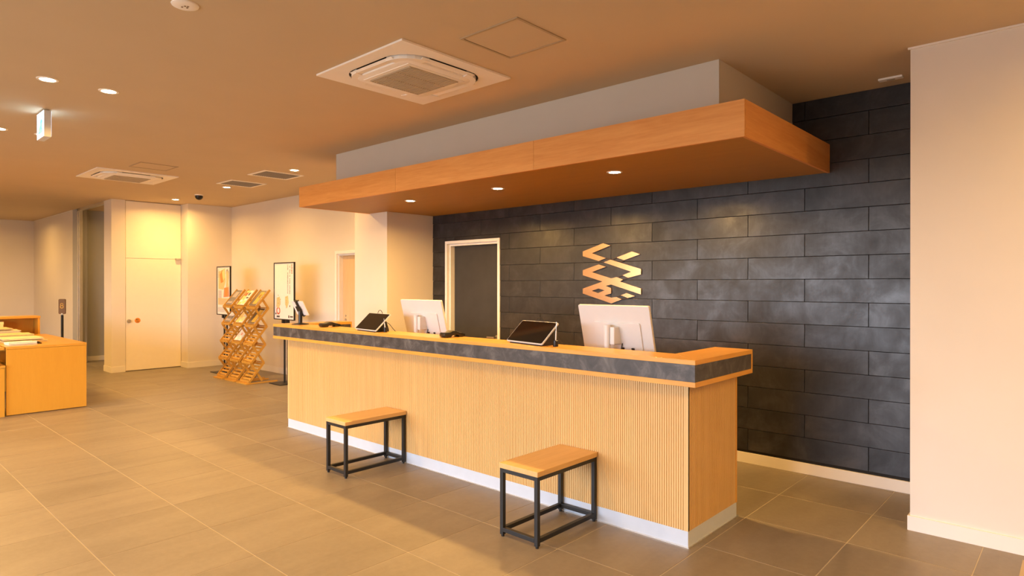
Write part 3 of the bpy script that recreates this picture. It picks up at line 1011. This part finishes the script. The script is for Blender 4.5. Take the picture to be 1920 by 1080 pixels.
# ------------------------------------------------------------------ ceiling air conditioners
def cassette(cx, cy, label):
    t = thing('air_conditioner', label, 'air conditioner', (cx, cy, CEIL), 0, 'ceiling cassette air conditioners')
    bm = B()
    # outer plate with a square ring shape so the slots are real gaps
    S, I = 0.472, 0.372
    for a in (bx,):
        a(bm, -S, S, -S, -I, -0.013, -0.001)
        a(bm, -S, S, I, S, -0.013, -0.001)
        a(bm, -S, -I, -I, I, -0.013, -0.001)
        a(bm, I, S, -I, I, -0.013, -0.001)
    obj('outer_panel', bm, M_ACW, t)
    bm = B()
    prism(bm, rrect(2 * I - 0.001, 2 * I - 0.001, 0.003, 2), -0.006, -0.002)
    obj('cavity', bm, M_DARK, t)
    # corner fillers give the slot ring its rounded outline
    for sx in (-1, 1):
        for sy in (-1, 1):
            bm = B()
            pts = [(sx * I, sy * I)]
            for k in range(7):
                a = R(90 * k / 6)
                pts.append((sx * (I - 0.20 + 0.20 * math.sin(a)), sy * (I - 0.20 + 0.20 * math.cos(a))))
            prism(bm, pts, -0.013, -0.003)
            obj('corner', bm, M_ACW, t)
    bm = B()
    prism(bm, rrect(0.600, 0.600, 0.090, 6), -0.034, -0.004)
    obj('core_panel', bm, M_ACW, t, 0.008, smooth=True)
    # rounded outer rim of the core in the corners
    for sx in (-1, 1):
        for sy in (-1, 1):
            bm = B()
            pts = []
            for k in range(7):
                a = R(90 * k / 6)
                pts.append((sx * (0.165 + 0.192 * math.sin(a)), sy * (0.165 + 0.192 * math.cos(a))))
            pts.append((sx * 0.24, sy * 0.20))
            pts.insert(0, (sx * 0.20, sy * 0.24))
            prism(bm, pts, -0.032, -0.004)
            obj('corner_cover', bm, M_ACW, t)
    # four louvre flaps
    for k in range(4):
        bm = B()
        prism(bm, [(0.300, -0.008), (0.306, -0.024), (0.350, -0.030), (0.368, -0.020), (0.352, -0.022), (0.312, -0.016)], -0.225, 0.225, 'yz')
        obj('louvre_flap', bm, M_ACW, t, rot=(0, 0, R(90 * k)))
    box('intake_frame', -0.245, 0.245, -0.245, 0.245, -0.038, -0.033, M_ACW, t, 0.002)
    gr = box('intake_grille', -0.215, 0.215, -0.215, 0.215, -0.041, -0.0375, M_ACG, t)
    bm = B()
    for k in range(22):
        y = -0.205 + 0.41 * k / 21
        bx(bm, -0.212, 0.212, y - 0.005, y + 0.005, -0.0445, -0.041)
    for k in range(4):
        x = -0.212 + 0.424 * k / 3
        bx(bm, x - 0.004, x + 0.004, -0.212, 0.212, -0.0452, -0.041)
    o = obj('grille_slats', bm, M_ACG, t)
    o['kind'] = 'stuff'
    return t
cassette(-3.447, 2.785, 'square white ceiling cassette air conditioner nearest the viewer')
cassette(-9.480, 2.800, 'square white ceiling cassette air conditioner farther away at left')

def hatch(x0, x1, y0, y1, label):
    t = thing('ceiling_hatch', label, 'hatch', ((x0 + x1) / 2, (y0 + y1) / 2, CEIL), 0, 'ceiling inspection hatches')
    w, l, f = (x1 - x0) / 2, (y1 - y0) / 2, 0.015
    box('frame_bar', -w, w, -l, -l + f, -0.006, -0.0005, M_HATCH, t)  # bars darker than the ceiling paint: groove shade put into their colour
    box('frame_bar', -w, w, l - f, l, -0.006, -0.0005, M_HATCH, t)
    box('frame_bar', -w, -w + f, -l + f, l - f, -0.006, -0.0005, M_HATCH, t)
    box('frame_bar', w - f, w, -l + f, l - f, -0.006, -0.0005, M_HATCH, t)
    box('panel', -w + f + 0.004, w - f - 0.004, -l + f + 0.004, l - f - 0.004, -0.003, -0.0005, M_CEIL, t)
hatch(-2.728, -2.277, 2.545, 2.98, 'square ceiling inspection hatch beside the near air conditioner')
hatch(-8.67, -8.26, 2.575, 3.0, 'small ceiling inspection hatch beside the far air conditioner')

def vent(x0, x1, y0, y1, label):
    t = thing('vent_grille', label, 'vent', ((x0 + x1) / 2, (y0 + y1) / 2, CEIL), 0, 'egg crate ceiling vents')
    w, l, f = (x1 - x0) / 2, (y1 - y0) / 2, 0.035
    box('frame_bar', -w, w, -l, -l + f, -0.008, -0.0005, M_ACW, t, 0.001)
    box('frame_bar', -w, w, l - f, l, -0.008, -0.0005, M_ACW, t, 0.001)
    box('frame_bar', -w, -w + f, -l + f, l - f, -0.008, -0.0005, M_ACW, t, 0.001)
    box('frame_bar', w - f, w, -l + f, l - f, -0.008, -0.0005, M_ACW, t, 0.001)
    box('cavity', -w + f, w - f, -l + f, l - f, -0.0015, -0.0005, M_DARK, t)
    bm = B()
    n = 16
    for k in range(1, n):
        x = -w + f + (2 * w - 2 * f) * k / n
        bx(bm, x - 0.003, x + 0.003, -l + f, l - f, -0.007, -0.0015)
        y = -l + f + (2 * l - 2 * f) * k / n
        bx(bm, -w + f, w - f, y - 0.003, y + 0.003, -0.0068, -0.0015)
    o = obj('fins', bm, M_GRIL, t, label='grey crossed fins')
    o['kind'] = 'stuff'
vent(-8.165, -7.685, 3.815, 4.36, 'square egg crate ceiling vent, right one nearer the canopy')
vent(-9.215, -8.73, 3.85, 4.365, 'square egg crate ceiling vent, left one farther from the canopy')

# round detector at the top of the view
t = thing('smoke_detector', 'round white ceiling detector at the top left of the view', 'detector', (-3.45, 1.285, CEIL))
bm = B()
lathe(bm, [(0, -0.010), (0.030, -0.011), (0.055, -0.009), (0.064, -0.005), (0.066, 0.0)], seg=40)
obj('cover', bm, M_ACW, t, smooth=True)
bm = B()
for a, b in ((-0.012, -0.010), (0.010, -0.004), (0.016, 0.008), (-0.004, 0.012)):
    bx(bm, a - 0.005, a + 0.005, b - 0.004, b + 0.004, -0.0122, -0.0102)
obj('sensor_slots', bm, M_BROWN, t, label='small brown sensor openings')

t = thing('dome_camera', 'small black dome camera on the ceiling near the white door', 'camera', (-10.594, 4.155, CEIL))
bm = B()
lathe(bm, [(0, -0.018), (0.062, -0.018), (0.066, -0.012), (0.066, 0.0)], seg=32)
obj('base', bm, M_ACW, t, smooth=True)
bm = B()
prof = [(0.058 * math.cos(R(a)), -0.035 - 0.052 * math.sin(R(a))) for a in range(0, 91, 10)]
prof[-1] = (0, prof[-1][1])
lathe(bm, [(0.058, -0.017)] + prof, seg=32)
obj('dome', bm, M_BLKPL, t, smooth=True, label='glossy black dome')

t = thing('ceiling_sensor', 'thin white rectangular sensor on the ceiling above the plank wall', 'sensor', (-1.02, 5.05, CEIL))
bm = B()
prism(bm, rrect(0.15, 0.055, 0.008), -0.014, 0.0)
obj('housing', bm, M_ACW, t, 0.003)
bm = B()
prism(bm, rrect(0.05, 0.02, 0.006), -0.016, -0.0135)
obj('lens', bm, M_GRIL, t)

# ------------------------------------------------------------------ exit sign
t = thing('exit_sign', 'lit white and green exit sign hanging from the ceiling', 'exit sign', (-6.455, 1.286, CEIL))
EL, ET, EH = 0.121, 0.026, 0.228
box('housing', -EL, EL, -ET + 0.001, ET - 0.001, -EH, -0.012, M_WPL, t, 0.002)
box('mount', -0.09, 0.09, -0.018, 0.018, -0.012, 0.0, M_ALU, t)
fc = None
for sy in (-1, 1):
    y0, y1 = sorted((sy * (ET - 0.001), sy * ET))
    fc = box('light_panel', -EL + 0.004, EL - 0.004, y0, y1, -EH + 0.006, -0.014, M_EXITW, t, label='glowing white panel')
    # running figure and doorway pictogram
    bm = B()
    yy = sorted((sy * 0.0005, sy * 0.0015))
    def shp(pts):
        prism(bm, pts, yy[0], yy[1], 'xz')
    s = sy
    def poly(pts):
        shp([(-s * a * 1.35, b * 1.32) for a, b in pts])
    poly([(0.030, 0.045), (0.036, 0.060), (0.050, 0.060), (0.054, 0.046), (0.044, 0.037)])         # head
    poly([(0.012, 0.030), (0.040, 0.034), (0.024, -0.012), (0.004, -0.006)])                        # trunk
    poly([(0.036, 0.034), (0.066, 0.010), (0.060, 0.002), (0.030, 0.020)])                          # front arm
    poly([(0.016, 0.030), (-0.016, 0.014), (-0.012, 0.004), (0.018, 0.018)])                        # rear arm
    poly([(0.010, -0.010), (0.044, -0.024), (0.040, -0.056), (0.030, -0.056), (0.030, -0.032), (0.004, -0.022)])
    poly([(0.008, -0.010), (-0.008, -0.040), (-0.044, -0.042), (-0.044, -0.052), (-0.002, -0.052), (0.020, -0.016)])
    poly([(-0.052, -0.056), (-0.046, -0.020), (0.004, 0.000), (0.012, 0.034), (0.046, 0.030), (0.050, -0.010), (0.056, -0.056)])   # broad body mass
    poly([(-0.080, -0.066), (-0.080, -0.074), (0.080, -0.074), (0.080, -0.066)])
    poly([(-0.070, 0.070), (-0.062, 0.070), (-0.062, -0.066), (-0.070, -0.066)])
    obj('pictogram', bm, M_EXITG, fc, label='green running figure pictogram')

# ------------------------------------------------------------------ brochure rack: folding scissor lattice, three columns of five trays
RX = -10.385
rk = thing('brochure_rack', 'folding zigzag wooden brochure rack with three columns of sloping trays', 'rack', (RX, 4.36, 0))
cw, pitch = 0.285, 0.413
def Fn(k):
    return (0.0 + 0.0235 * k, 0.035 + 0.275 * k)
def Bn(k):
    return (0.205 + 0.0235 * k, 0.035 + 0.275 * k)
st = 0.032
for c in range(3):
    x0 = c * pitch
    for sx in (0, 1):
        xx = x0 + sx * cw
        for k in range(5):
            a, b = Fn(k), Bn(k + 1)
            bm = B()
            bar(bm, (xx, a[0], a[1]), (xx, b[0], b[1]), 0.014, st)
            obj('tray_rail', bm, W_RACK, rk)
        xi = xx + (0.014 if sx == 0 else -0.014)
        for k in range(5):
            a = Bn(k)
            b = Fn(k + 1) if k < 4 else (Fn(5)[0] * 0.5 + Bn(4)[0] * 0.5 + 0.0, (Fn(5)[1] + Bn(4)[1]) / 2)
            bm = B()
            bar(bm, (xi, a[0], a[1]), (xi, b[0], b[1]), 0.012, st)
            obj('cross_strut', bm, W_RACK, rk)
        bm = B()
        bx(bm, xx - 0.014, xx + 0.014, -0.055, 0.44, 0.0, 0.022)
        obj('foot', bm, W_RACK, rk, 0.002)
    for k in range(5):
        a, b = Fn(k), Bn(k + 1)
        d = Vector((0, b[0] - a[0], b[1] - a[1]))
        nrm = Vector((0, -d.z, d.y)).normalized()
        # front lip
        bm = B()
        bar(bm, (x0, a[0] - 0.004, a[1] + 0.006), (x0 + cw, a[0] - 0.004, a[1] + 0.006), 0.014, 0.036)
        obj('tray_lip', bm, W_RACK, rk)
        for q in range(6):
            f = 0.14 + 0.155 * q
            p = Vector((0, a[0], a[1])) + d * f - nrm * 0.004
            bm = B()
            bar(bm, (x0, p.y, p.z), (x0 + cw, p.y, p.z), 0.030, 0.007, nrm)
            obj('slat', bm, W_RACK, rk)
    for k in range(1, 5):
        a = Bn(k)
        bm = B()
        bar(bm, (x0, a[0], a[1]), (x0 + cw, a[0], a[1]), 0.014)
        obj('back_rod', bm, W_RACK, rk)
    bm = B()
    bx(bm, x0 - 0.02, x0 + cw + 0.02, -0.060, 0.0, 0.0, 0.02)
    obj('foot_bar', bm, W_RACK, rk, 0.002)
for c in range(2):
    for k in (3, 4):
        a = Fn(k)
        bm = B()
        bar(bm, (c * pitch + cw, a[0] + 0.02, a[1]), ((c + 1) * pitch, a[0] + 0.02, a[1]), 0.02)
        obj('coupling', bm, M_BROWN, rk, label='dark coupling between columns')

M_GLOSS = {}
def cover(col, name):
    if name not in M_GLOSS:
        M_GLOSS[name] = plain(name, col, 0.35, var=0.35, nscale=16)
    return M_GLOSS[name]
def brochure(c, k, dx, w, h, mat, label, n=1, print_cols=()):
    a, b = Fn(k), Bn(k + 1)
    d = Vector((0, b[0] - a[0], b[1] - a[1]))
    ang = math.atan2(d.z, d.y)
    nrm = Vector((0, -d.z, d.y)).normalized()
    p = Vector((RX + c * pitch + cw / 2 + dx, 4.36 + a[0], a[1])) + d.normalized() * 0.045 + nrm * 0.009
    t = thing('brochure', label, 'brochure', p, 0, 'brochures in the wooden rack')
    bm = B()
    bx(bm, -w / 2, w / 2, 0, h, 0, 0.006 * n)
    obj('pages', bm, M_PAPER, t, rot=(ang, 0, 0))
    bm = B()
    bx(bm, -w / 2, w / 2, -0.0005, h + 0.0005, 0.006 * n, 0.006 * n + 0.001)
    obj('cover', bm, mat, t, rot=(ang, 0, 0))
    for i, (u0, u1, v0, v1, m) in enumerate(print_cols):
        bm = B()
        bx(bm, w * (u0 - 0.5), w * (u1 - 0.5), h * v0, h * v1, 0.006 * n + 0.001, 0.006 * n + 0.0016)
        obj('print', bm, m, t, rot=(ang, 0, 0))
GR = cover((0.16, 0.14, 0.13), 'cover_grey')
WH = cover((0.80, 0.74, 0.68), 'cover_white')
YE = cover((0.80, 0.58, 0.20), 'cover_yellow')
DK = cover((0.10, 0.07, 0.045), 'cover_dark')
PK = cover((0.88, 0.74, 0.68), 'cover_pink')
brochure(0, 4, 0.0, 0.21, 0.285, GR, 'grey covered brochure at the top of the left rack column', 1, ((0.1, 0.9, 0.08, 0.2, M_GREYP), (0.2, 0.8, 0.5, 0.9, M_GREYP)))
brochure(1, 4, -0.06, 0.105, 0.285, YE, 'narrow yellow brochure at the top of the middle rack column', 1, ((0.1, 0.9, 0.62, 0.85, M_RED), (0.1, 0.9, 0.2, 0.35, M_PAPW)))
brochure(1, 4, 0.06, 0.115, 0.285, WH, 'white brochure with dark print at the top of the middle rack column', 1, ((0.2, 0.8, 0.45, 0.55, M_INK), (0.1, 0.6, 0.65, 0.85, M_INK), (0.1, 0.9, 0.1, 0.3, M_YPAP)))
brochure(2, 4, 0.0, 0.21, 0.285, DK, 'dark brochure with yellow picture at the top of the right rack column', 1, ((0.35, 0.95, 0.1, 0.9, M_YEL), (0.5, 0.8, 0.5, 0.75, M_CRM)))
brochure(0, 3, 0.0, 0.21, 0.200, GR, 'grey and white brochure in the second tier of the left rack column', 1, ((0.1, 0.9, 0.55, 0.9, M_PAPW), (0.1, 0.9, 0.1, 0.3, M_GREYP)))
brochure(1, 3, -0.06, 0.105, 0.240, YE, 'yellow brochure in the second tier of the middle rack column', 1, ((0.1, 0.9, 0.55, 0.9, M_CRM),))
brochure(1, 3, 0.06, 0.115, 0.240, WH, 'white brochure in the second tier of the middle rack column', 1, ((0.1, 0.9, 0.1, 0.5, M_YPAP), (0.3, 0.8, 0.65, 0.85, M_INK)))
brochure(2, 3, 0.0, 0.21, 0.285, DK, 'dark brochure in the second tier of the right rack column', 1, ((0.4, 0.95, 0.1, 0.9, M_YEL),))
brochure(1, 2, 0.0, 0.215, 0.270, PK, 'pale pink brochure lying alone in the middle tier of the rack', 1, ((0.45, 0.65, 0.35, 0.5, M_PINK),))

# ------------------------------------------------------------------ poster stands
def poster_stand(xc, y, w, z0, z1, base_y, label, poles, prints):
    t = thing('poster_stand', label, 'sign stand', (xc, y, 0), 0, 'framed poster stands')
    f = 0.014
    for nm, a in (('frame_bar', (-w / 2, w / 2, z1 - f, z1)), ('frame_bar', (-w / 2, w / 2, z0, z0 + f)),
                  ('frame_bar', (-w / 2, -w / 2 + f, z0 + f, z1 - f)), ('frame_bar', (w / 2 - f, w / 2, z0 + f, z1 - f))):
        box(nm, a[0], a[1], -0.012, 0.012, a[2], a[3], M_BLACK, t, 0.001)
    ps = box('poster', -w / 2 + f, w / 2 - f, -0.004, 0.006, z0 + f, z1 - f, M_PAPW, t)
    W, H = w - 2 * f, z1 - z0 - 2 * f
    for i, (kind, mat, data) in enumerate(prints):
        bm = B()
        if kind == 'rects':
            for u0, u1, v0, v1 in data:
                bx(bm, W * (u0 - 0.5), W * (u1 - 0.5), -0.0062 - 0.0003 * i, -0.0048, H * (0.5 - v1), H * (0.5 - v0))
        elif kind == 'poly':
            prism(bm, [(W * (u - 0.5), H * (0.5 - v)) for u, v in data], -0.0062 - 0.0003 * i, -0.0048, 'xz')
        elif kind == 'ring':
            u, v, r0, r1 = data
            n = 20
            for k in range(n):
                a0, a1 = 2 * math.pi * k / n, 2 * math.pi * (k + 0.98) / n
                cx, cz = W * (u - 0.5), H * (0.5 - v)
                prism(bm, [(cx + r0 * math.cos(a0), cz + r0 * math.sin(a0)), (cx + r1 * math.cos(a0), cz + r1 * math.sin(a0)),
                           (cx + r1 * math.cos(a1), cz + r1 * math.sin(a1)), (cx + r0 * math.cos(a1), cz + r0 * math.sin(a1))], -0.0066, -0.0048, 'xz')
        obj('print', bm, mat, ps)
    for px in poles:
        box('pole', px - 0.012, px + 0.012, 0.012, 0.034, 0.01, z0 + 0.3, M_BLACK, t, 0.002)
        box('clamp', px - 0.022, px + 0.022, -0.016, 0.040, z0 - 0.05, z0 + 0.006, M_BLACK, t, 0.003)
    box('base_plate', -0.17, 0.17, -0.16, 0.16, 0.0, 0.012, M_BLACK, t, 0.003)
    return t
def marks(u, v0, v1, n, w, seed):
    rr = random.Random(seed)
    out = []
    for k in range(n):
        if rr.random() < 0.15:
            continue
        v = v0 + (v1 - v0) * k / n
        h = (v1 - v0) / n * 0.62
        out.append((u - w / 2 * rr.uniform(0.6, 1), u + w / 2 * rr.uniform(0.5, 1), v, v + h * rr.uniform(0.6, 1)))
    return out
poster_stand(-8.985, 4.765, 0.615, 0.960, 1.830, 4.76, 'black framed white poster with columns of small print, on twin poles', (-0.035, 0.07), [
    ('rects', M_INK, marks(0.795, 0.03, 0.56, 26, 0.045, 1) + marks(0.69, 0.03, 0.55, 26, 0.045, 2)),
    ('rects', M_RED, marks(0.895, 0.03, 0.20, 7, 0.075, 3)),
    ('poly', M_CRM, [(0.12, 0.62), (0.28, 0.60), (0.30, 0.74), (0.22, 0.82), (0.10, 0.78)]),
    ('poly', M_CRM, [(0.56, 0.60), (0.70, 0.58), (0.74, 0.70), (0.66, 0.80), (0.56, 0.74)]),
    ('ring', M_RED, (0.20, 0.855, 0.036, 0.058)),
    ('rects', M_OLIVE, marks(0.20, 0.57, 0.74, 6, 0.06, 4) + marks(0.30, 0.64, 0.78, 5, 0.05, 5) + marks(0.62, 0.60, 0.82, 7, 0.05, 6)),
    ('rects', M_INK, [(0.05, 0.10, 0.895, 0.925), (0.12, 0.27, 0.945, 0.975), (0.72, 0.77, 0.93, 0.975), (0.81, 0.95, 0.94, 0.965), (0.78, 0.81, 0.75, 0.78)]),
])
poster_stand(-10.895, 4.68, 0.525, 0.975, 1.805, 4.68, 'black framed colourful orange poster standing behind the brochure rack', (-0.03, 0.07), [
    ('poly', M_CRM, [(0.10, 0.10), (0.60, 0.03), (0.66, 0.30), (0.50, 0.48), (0.10, 0.46)]),
    ('poly', M_ORG, [(0.20, 0.16), (0.40, 0.06), (0.52, 0.20), (0.62, 0.24), (0.46, 0.32), (0.28, 0.34)]),
    ('poly', M_YPAP, [(0.38, 0.10), (0.56, 0.05), (0.62, 0.22), (0.48, 0.30), (0.42, 0.20)]),
    ('poly', M_CRM, [(0.70, 0.08), (0.82, 0.05), (0.90, 0.14), (0.88, 0.34), (0.94, 0.46), (0.68, 0.46), (0.72, 0.30)]),
    ('poly', M_GREYP, [(0.68, 0.14), (0.72, 0.06), (0.82, 0.04), (0.92, 0.10), (0.92, 0.30), (0.88, 0.14), (0.80, 0.08), (0.73, 0.10)]),
    ('poly', M_PINK, [(0.55, 0.44), (0.90, 0.42), (0.96, 0.62), (0.50, 0.64)]),
    ('poly', M_ORG, [(0.62, 0.44), (0.84, 0.43), (0.84, 0.62), (0.58, 0.62)]),
    ('rects', M_GREYP, [(0.10, 0.34, 0.50 + 0.017 * q, 0.507 + 0.017 * q) for q in range(16)] + [(0.04, 0.16, 0.05 + 0.03 * q, 0.062 + 0.03 * q) for q in range(6)]),
    ('rects', M_CRM, [(0.08, 0.92, 0.66, 0.80)]),
    ('rects', M_GREYP, [(0.12, 0.86, 0.68 + 0.02 * q, 0.686 + 0.02 * q) for q in range(6)] + [(0.06, 0.60, 0.86 + 0.025 * q, 0.868 + 0.025 * q) for q in range(4)]),
])

# ------------------------------------------------------------------ newspaper table at left
TBX, TBY0, TBY1, TBH = -9.07, 1.45, 2.232, 0.785
t = thing('display_table', 'solid orange oak table with closed end panel carrying newspapers', 'table', (TBX, TBY0, 0))
box('table_top', -2.06, 0.0, 0.0, TBY1 - TBY0, TBH - 0.028, TBH, W_TABLX, t, 0.0015)
box('end_panel', -0.025, -0.002, 0.002, TBY1 - TBY0 - 0.002, 0.008, TBH - 0.030, W_TABLE, t, 0.0015)
box('end_panel', -2.055, -2.03, 0.002, TBY1 - TBY0 - 0.002, 0.008, TBH - 0.030, W_TABLE, t)
box('back_panel', -2.03, -0.025, TBY1 - TBY0 - 0.03, TBY1 - TBY0 - 0.004, 0.008, TBH - 0.030, W_TABLE, t)
box('shelf', -2.03, -0.025, 0.03, TBY1 - TBY0 - 0.03, 0.555, 0.575, W_TABLE, t)
bm = B()
for x in (-0.06, -2.0):
    for y in (0.05, TBY1 - TBY0 - 0.05):
        cyl(bm, (x, y, 0.0), 0.015, 0.010, 'z', 12)
obj('glides', bm, M_BLKPL, t)
t = thing('low_cabinet', 'orange oak cabinet with an open upper slot cut off by the left edge', 'cabinet', (TBX + 0.02, 0.60, 0))
box('body', -0.60, 0.0, 0.0, 0.835, 0.0, 0.555, W_TABLE, t, 0.002)
box('slot_floor', -0.60, 0.008, 0.0, 0.84, 0.555, 0.58, W_TABLX, t, 0.001)
box('slot_back', -0.60, -0.30, 0.0, 0.835, 0.58, TBH - 0.03, W_TABLE, t)
box('top', -0.60, -0.02, 0.0, 0.835, TBH - 0.03, TBH - 0.004, W_TABLX, t, 0.001)
t = thing('shelf_unit', 'open oak shelf unit standing behind the newspaper table', 'shelf', (-11.45, 0.70, 0))
box('side_panel', 0.0, 0.30, 1.445, 1.47, 0, 1.015, W_TABLE, t, 0.001)
box('side_panel', 0.0, 0.30, 0.0, 0.025, 0, 1.015, W_TABLE, t, 0.001)
box('top_board', -0.005, 0.31, -0.005, 1.475, 1.015, 1.045, W_TABLX, t, 0.003)
box('back_panel', 0.0, 0.015, 0.025, 1.445, 0, 1.015, W_TABLE, t)
box('shelf_board', 0.015, 0.295, 0.025, 1.445, 0.76, 0.785, W_TABLE, t)
box('shelf_board', 0.015, 0.295, 0.025, 1.445, 0.38, 0.405, W_TABLE, t)

def paper(name, x, y, z, lx, ly, h, rz, mat, label, cat='newspaper', group=None, wave=0.004, seed=0):
    """folded soft paper bundle with wavy sheets"""
    rr = random.Random(seed)
    t = thing(name, label, cat, (x, y, z), rz, group)
    n = max(2, int(h / 0.008))
    for s in range(n):
        bm = B()
        nx = 10
        z0, z1 = h * s / n, h * (s + 0.9) / n
        ex, ey = rr.uniform(-0.012, 0.012), rr.uniform(-0.010, 0.010)
        ph = rr.uniform(0, 6)
        rows = []
        for i in range(nx + 1):
            u = i / nx
            xx = -lx / 2 + lx * u + ex
            dz = wave * (s / n) * (math.sin(5 * u + ph) + 1)
            row = [bm.verts.new((xx, -ly / 2 + ey, z0 + dz * 0.6)), bm.verts.new((xx, ly / 2 + ey, z0 + dz * 0.6)),
                   bm.verts.new((xx, ly / 2 + ey, z1 + dz)), bm.verts.new((xx, -ly / 2 + ey, z1 + dz))]
            rows.append(row)
        for a, b in zip(rows, rows[1:]):
            for k in range(4):
                j = (k + 1) % 4
                bm.faces.new((a[k], a[j], b[j], b[k]))
        bm.faces.new(rows[0][::-1])
        bm.faces.new(rows[-1])
        obj('sheet', bm, mat, t)
    return t
GN = 'newspapers on the oak table'
zt = TBH + 0.0005
paper('newspaper', -9.84, 1.725, zt, 0.50, 0.42, 0.022, R(3), M_NEWS, 'lowest folded newspaper in the front stack on the table', group=GN, seed=1)
paper('newspaper', -9.86, 1.71, zt + 0.034, 0.46, 0.40, 0.016, R(-2), M_NEWS2, 'newspaper lying on top of the front stack', group=GN, seed=2)
paper('newspaper', -10.37, 1.72, zt, 0.42, 0.46, 0.030, R(2), M_NEWS2, 'lower folded newspaper of the middle stack', group=GN, seed=3)
paper('newspaper', -10.36, 1.71, zt + 0.042, 0.42, 0.44, 0.022, R(-2), M_NEWS, 'newspaper lying on top of the middle stack', group=GN, seed=4)
paper('newspaper', -10.87, 1.68, zt, 0.40, 0.50, 0.045, R(2), M_NEWS, 'thick newspaper pile at the back of the table', group=GN, seed=5)
paper('newspaper', -10.87, 1.66, zt + 0.057, 0.38, 0.42, 0.030, R(-2), M_NEWS2, 'newspaper lying on the thick back pile', group=GN, seed=6)
paper('newspaper', -10.86, 1.60, zt + 0.099, 0.34, 0.36, 0.022, R(3), M_NEWS, 'topmost short newspaper crowning the back pile', group=GN, seed=8)
t = thing('paper_box', 'pale yellow box of paper standing in the shelf unit', 'box', (-11.28, 1.52, 0.7855))
box('carton', -0.10, 0.10, -0.24, 0.24, 0, 0.185, M_YPAP, t, 0.003)
box('lid', -0.104, 0.104, -0.244, 0.244, 0.150, 0.192, M_YPAP, t, 0.003)
t = paper('newspaper_holder', -9.36, 1.640, zt, 0.20, 0.27, 0.028, R(4), M_PAPER, 'folded white paper in a black clip at the front of the table', 'paper', seed=9, wave=0.010)
bm = B()
prism(bm, [(0.135, 0.0), (0.185, 0.0), (0.195, 0.006), (0.150, 0.030), (0.128, 0.030)], -0.05, 0.05, 'yz')
obj('clip', bm, M_BLKPL, t, 0.002, label='black clip')

# slim sensor post behind the table
t = thing('sensor_post', 'slim black post with a brown rounded sign plate behind the table', 'sign post', (-13.27, 2.90, 0))
bm = B()
lathe(bm, [(0, 0), (0.14, 0), (0.14, 0.008), (0.02, 0.02), (0, 0.02)], seg=32)
obj('base', bm, M_BLACK, t, smooth=True)
bm = B()
cyl(bm, (0, 0, 0.015), 0.020, 0.945, 'z', 16)
obj('post', bm, M_BLACK, t, smooth=True)
bm = B()
lathe(bm, [(0, -0.018), (0.016, -0.01), (0.020, 0.004), (0.014, 0.016), (0, 0.020)], (0, 0, 0.975), 20)
obj('joint', bm, M_WPL, t, smooth=True, label='small white ball joint')
rz = R(50)
bm = B()
prism(bm, [(a, b + 1.110) for a, b in rrect(0.112, 0.265, 0.022)], -0.012, 0.012, 'xz')
pp = obj('plate', bm, M_BROWN, t, 0.003, rot=(0, 0, rz), label='brown rounded plate')
bm = B()
for cz, r0, r1 in ((1.145, 0.016, 0.026), (1.105, 0.018, 0.030)):
    n = 18
    for k in range(n):
        a0, a1 = 2 * math.pi * k / n, 2 * math.pi * (k + 0.98) / n
        prism(bm, [(r0 * math.cos(a0), cz + r0 * math.sin(a0)), (r1 * math.cos(a0), cz + r1 * math.sin(a0)),
                   (r1 * math.cos(a1), cz + r1 * math.sin(a1)), (r0 * math.cos(a1), cz + r0 * math.sin(a1))], -0.0135, -0.0115, 'xz')
obj('plate_mark', bm, M_YEL, pp)

# ------------------------------------------------------------------ entrance mat at the lower right corner
t = thing('entrance_mat', 'brown entrance mat edge at the lower right corner of the view', 'mat', (-0.26, 3.3, 0))
box('border', 0.0, 0.02, -1.0, 1.10, 0.0, 0.006, M_HATCH, t)
box('pile', 0.02, 1.5, -1.0, 1.10, 0.0, 0.005, M_MAT, t)
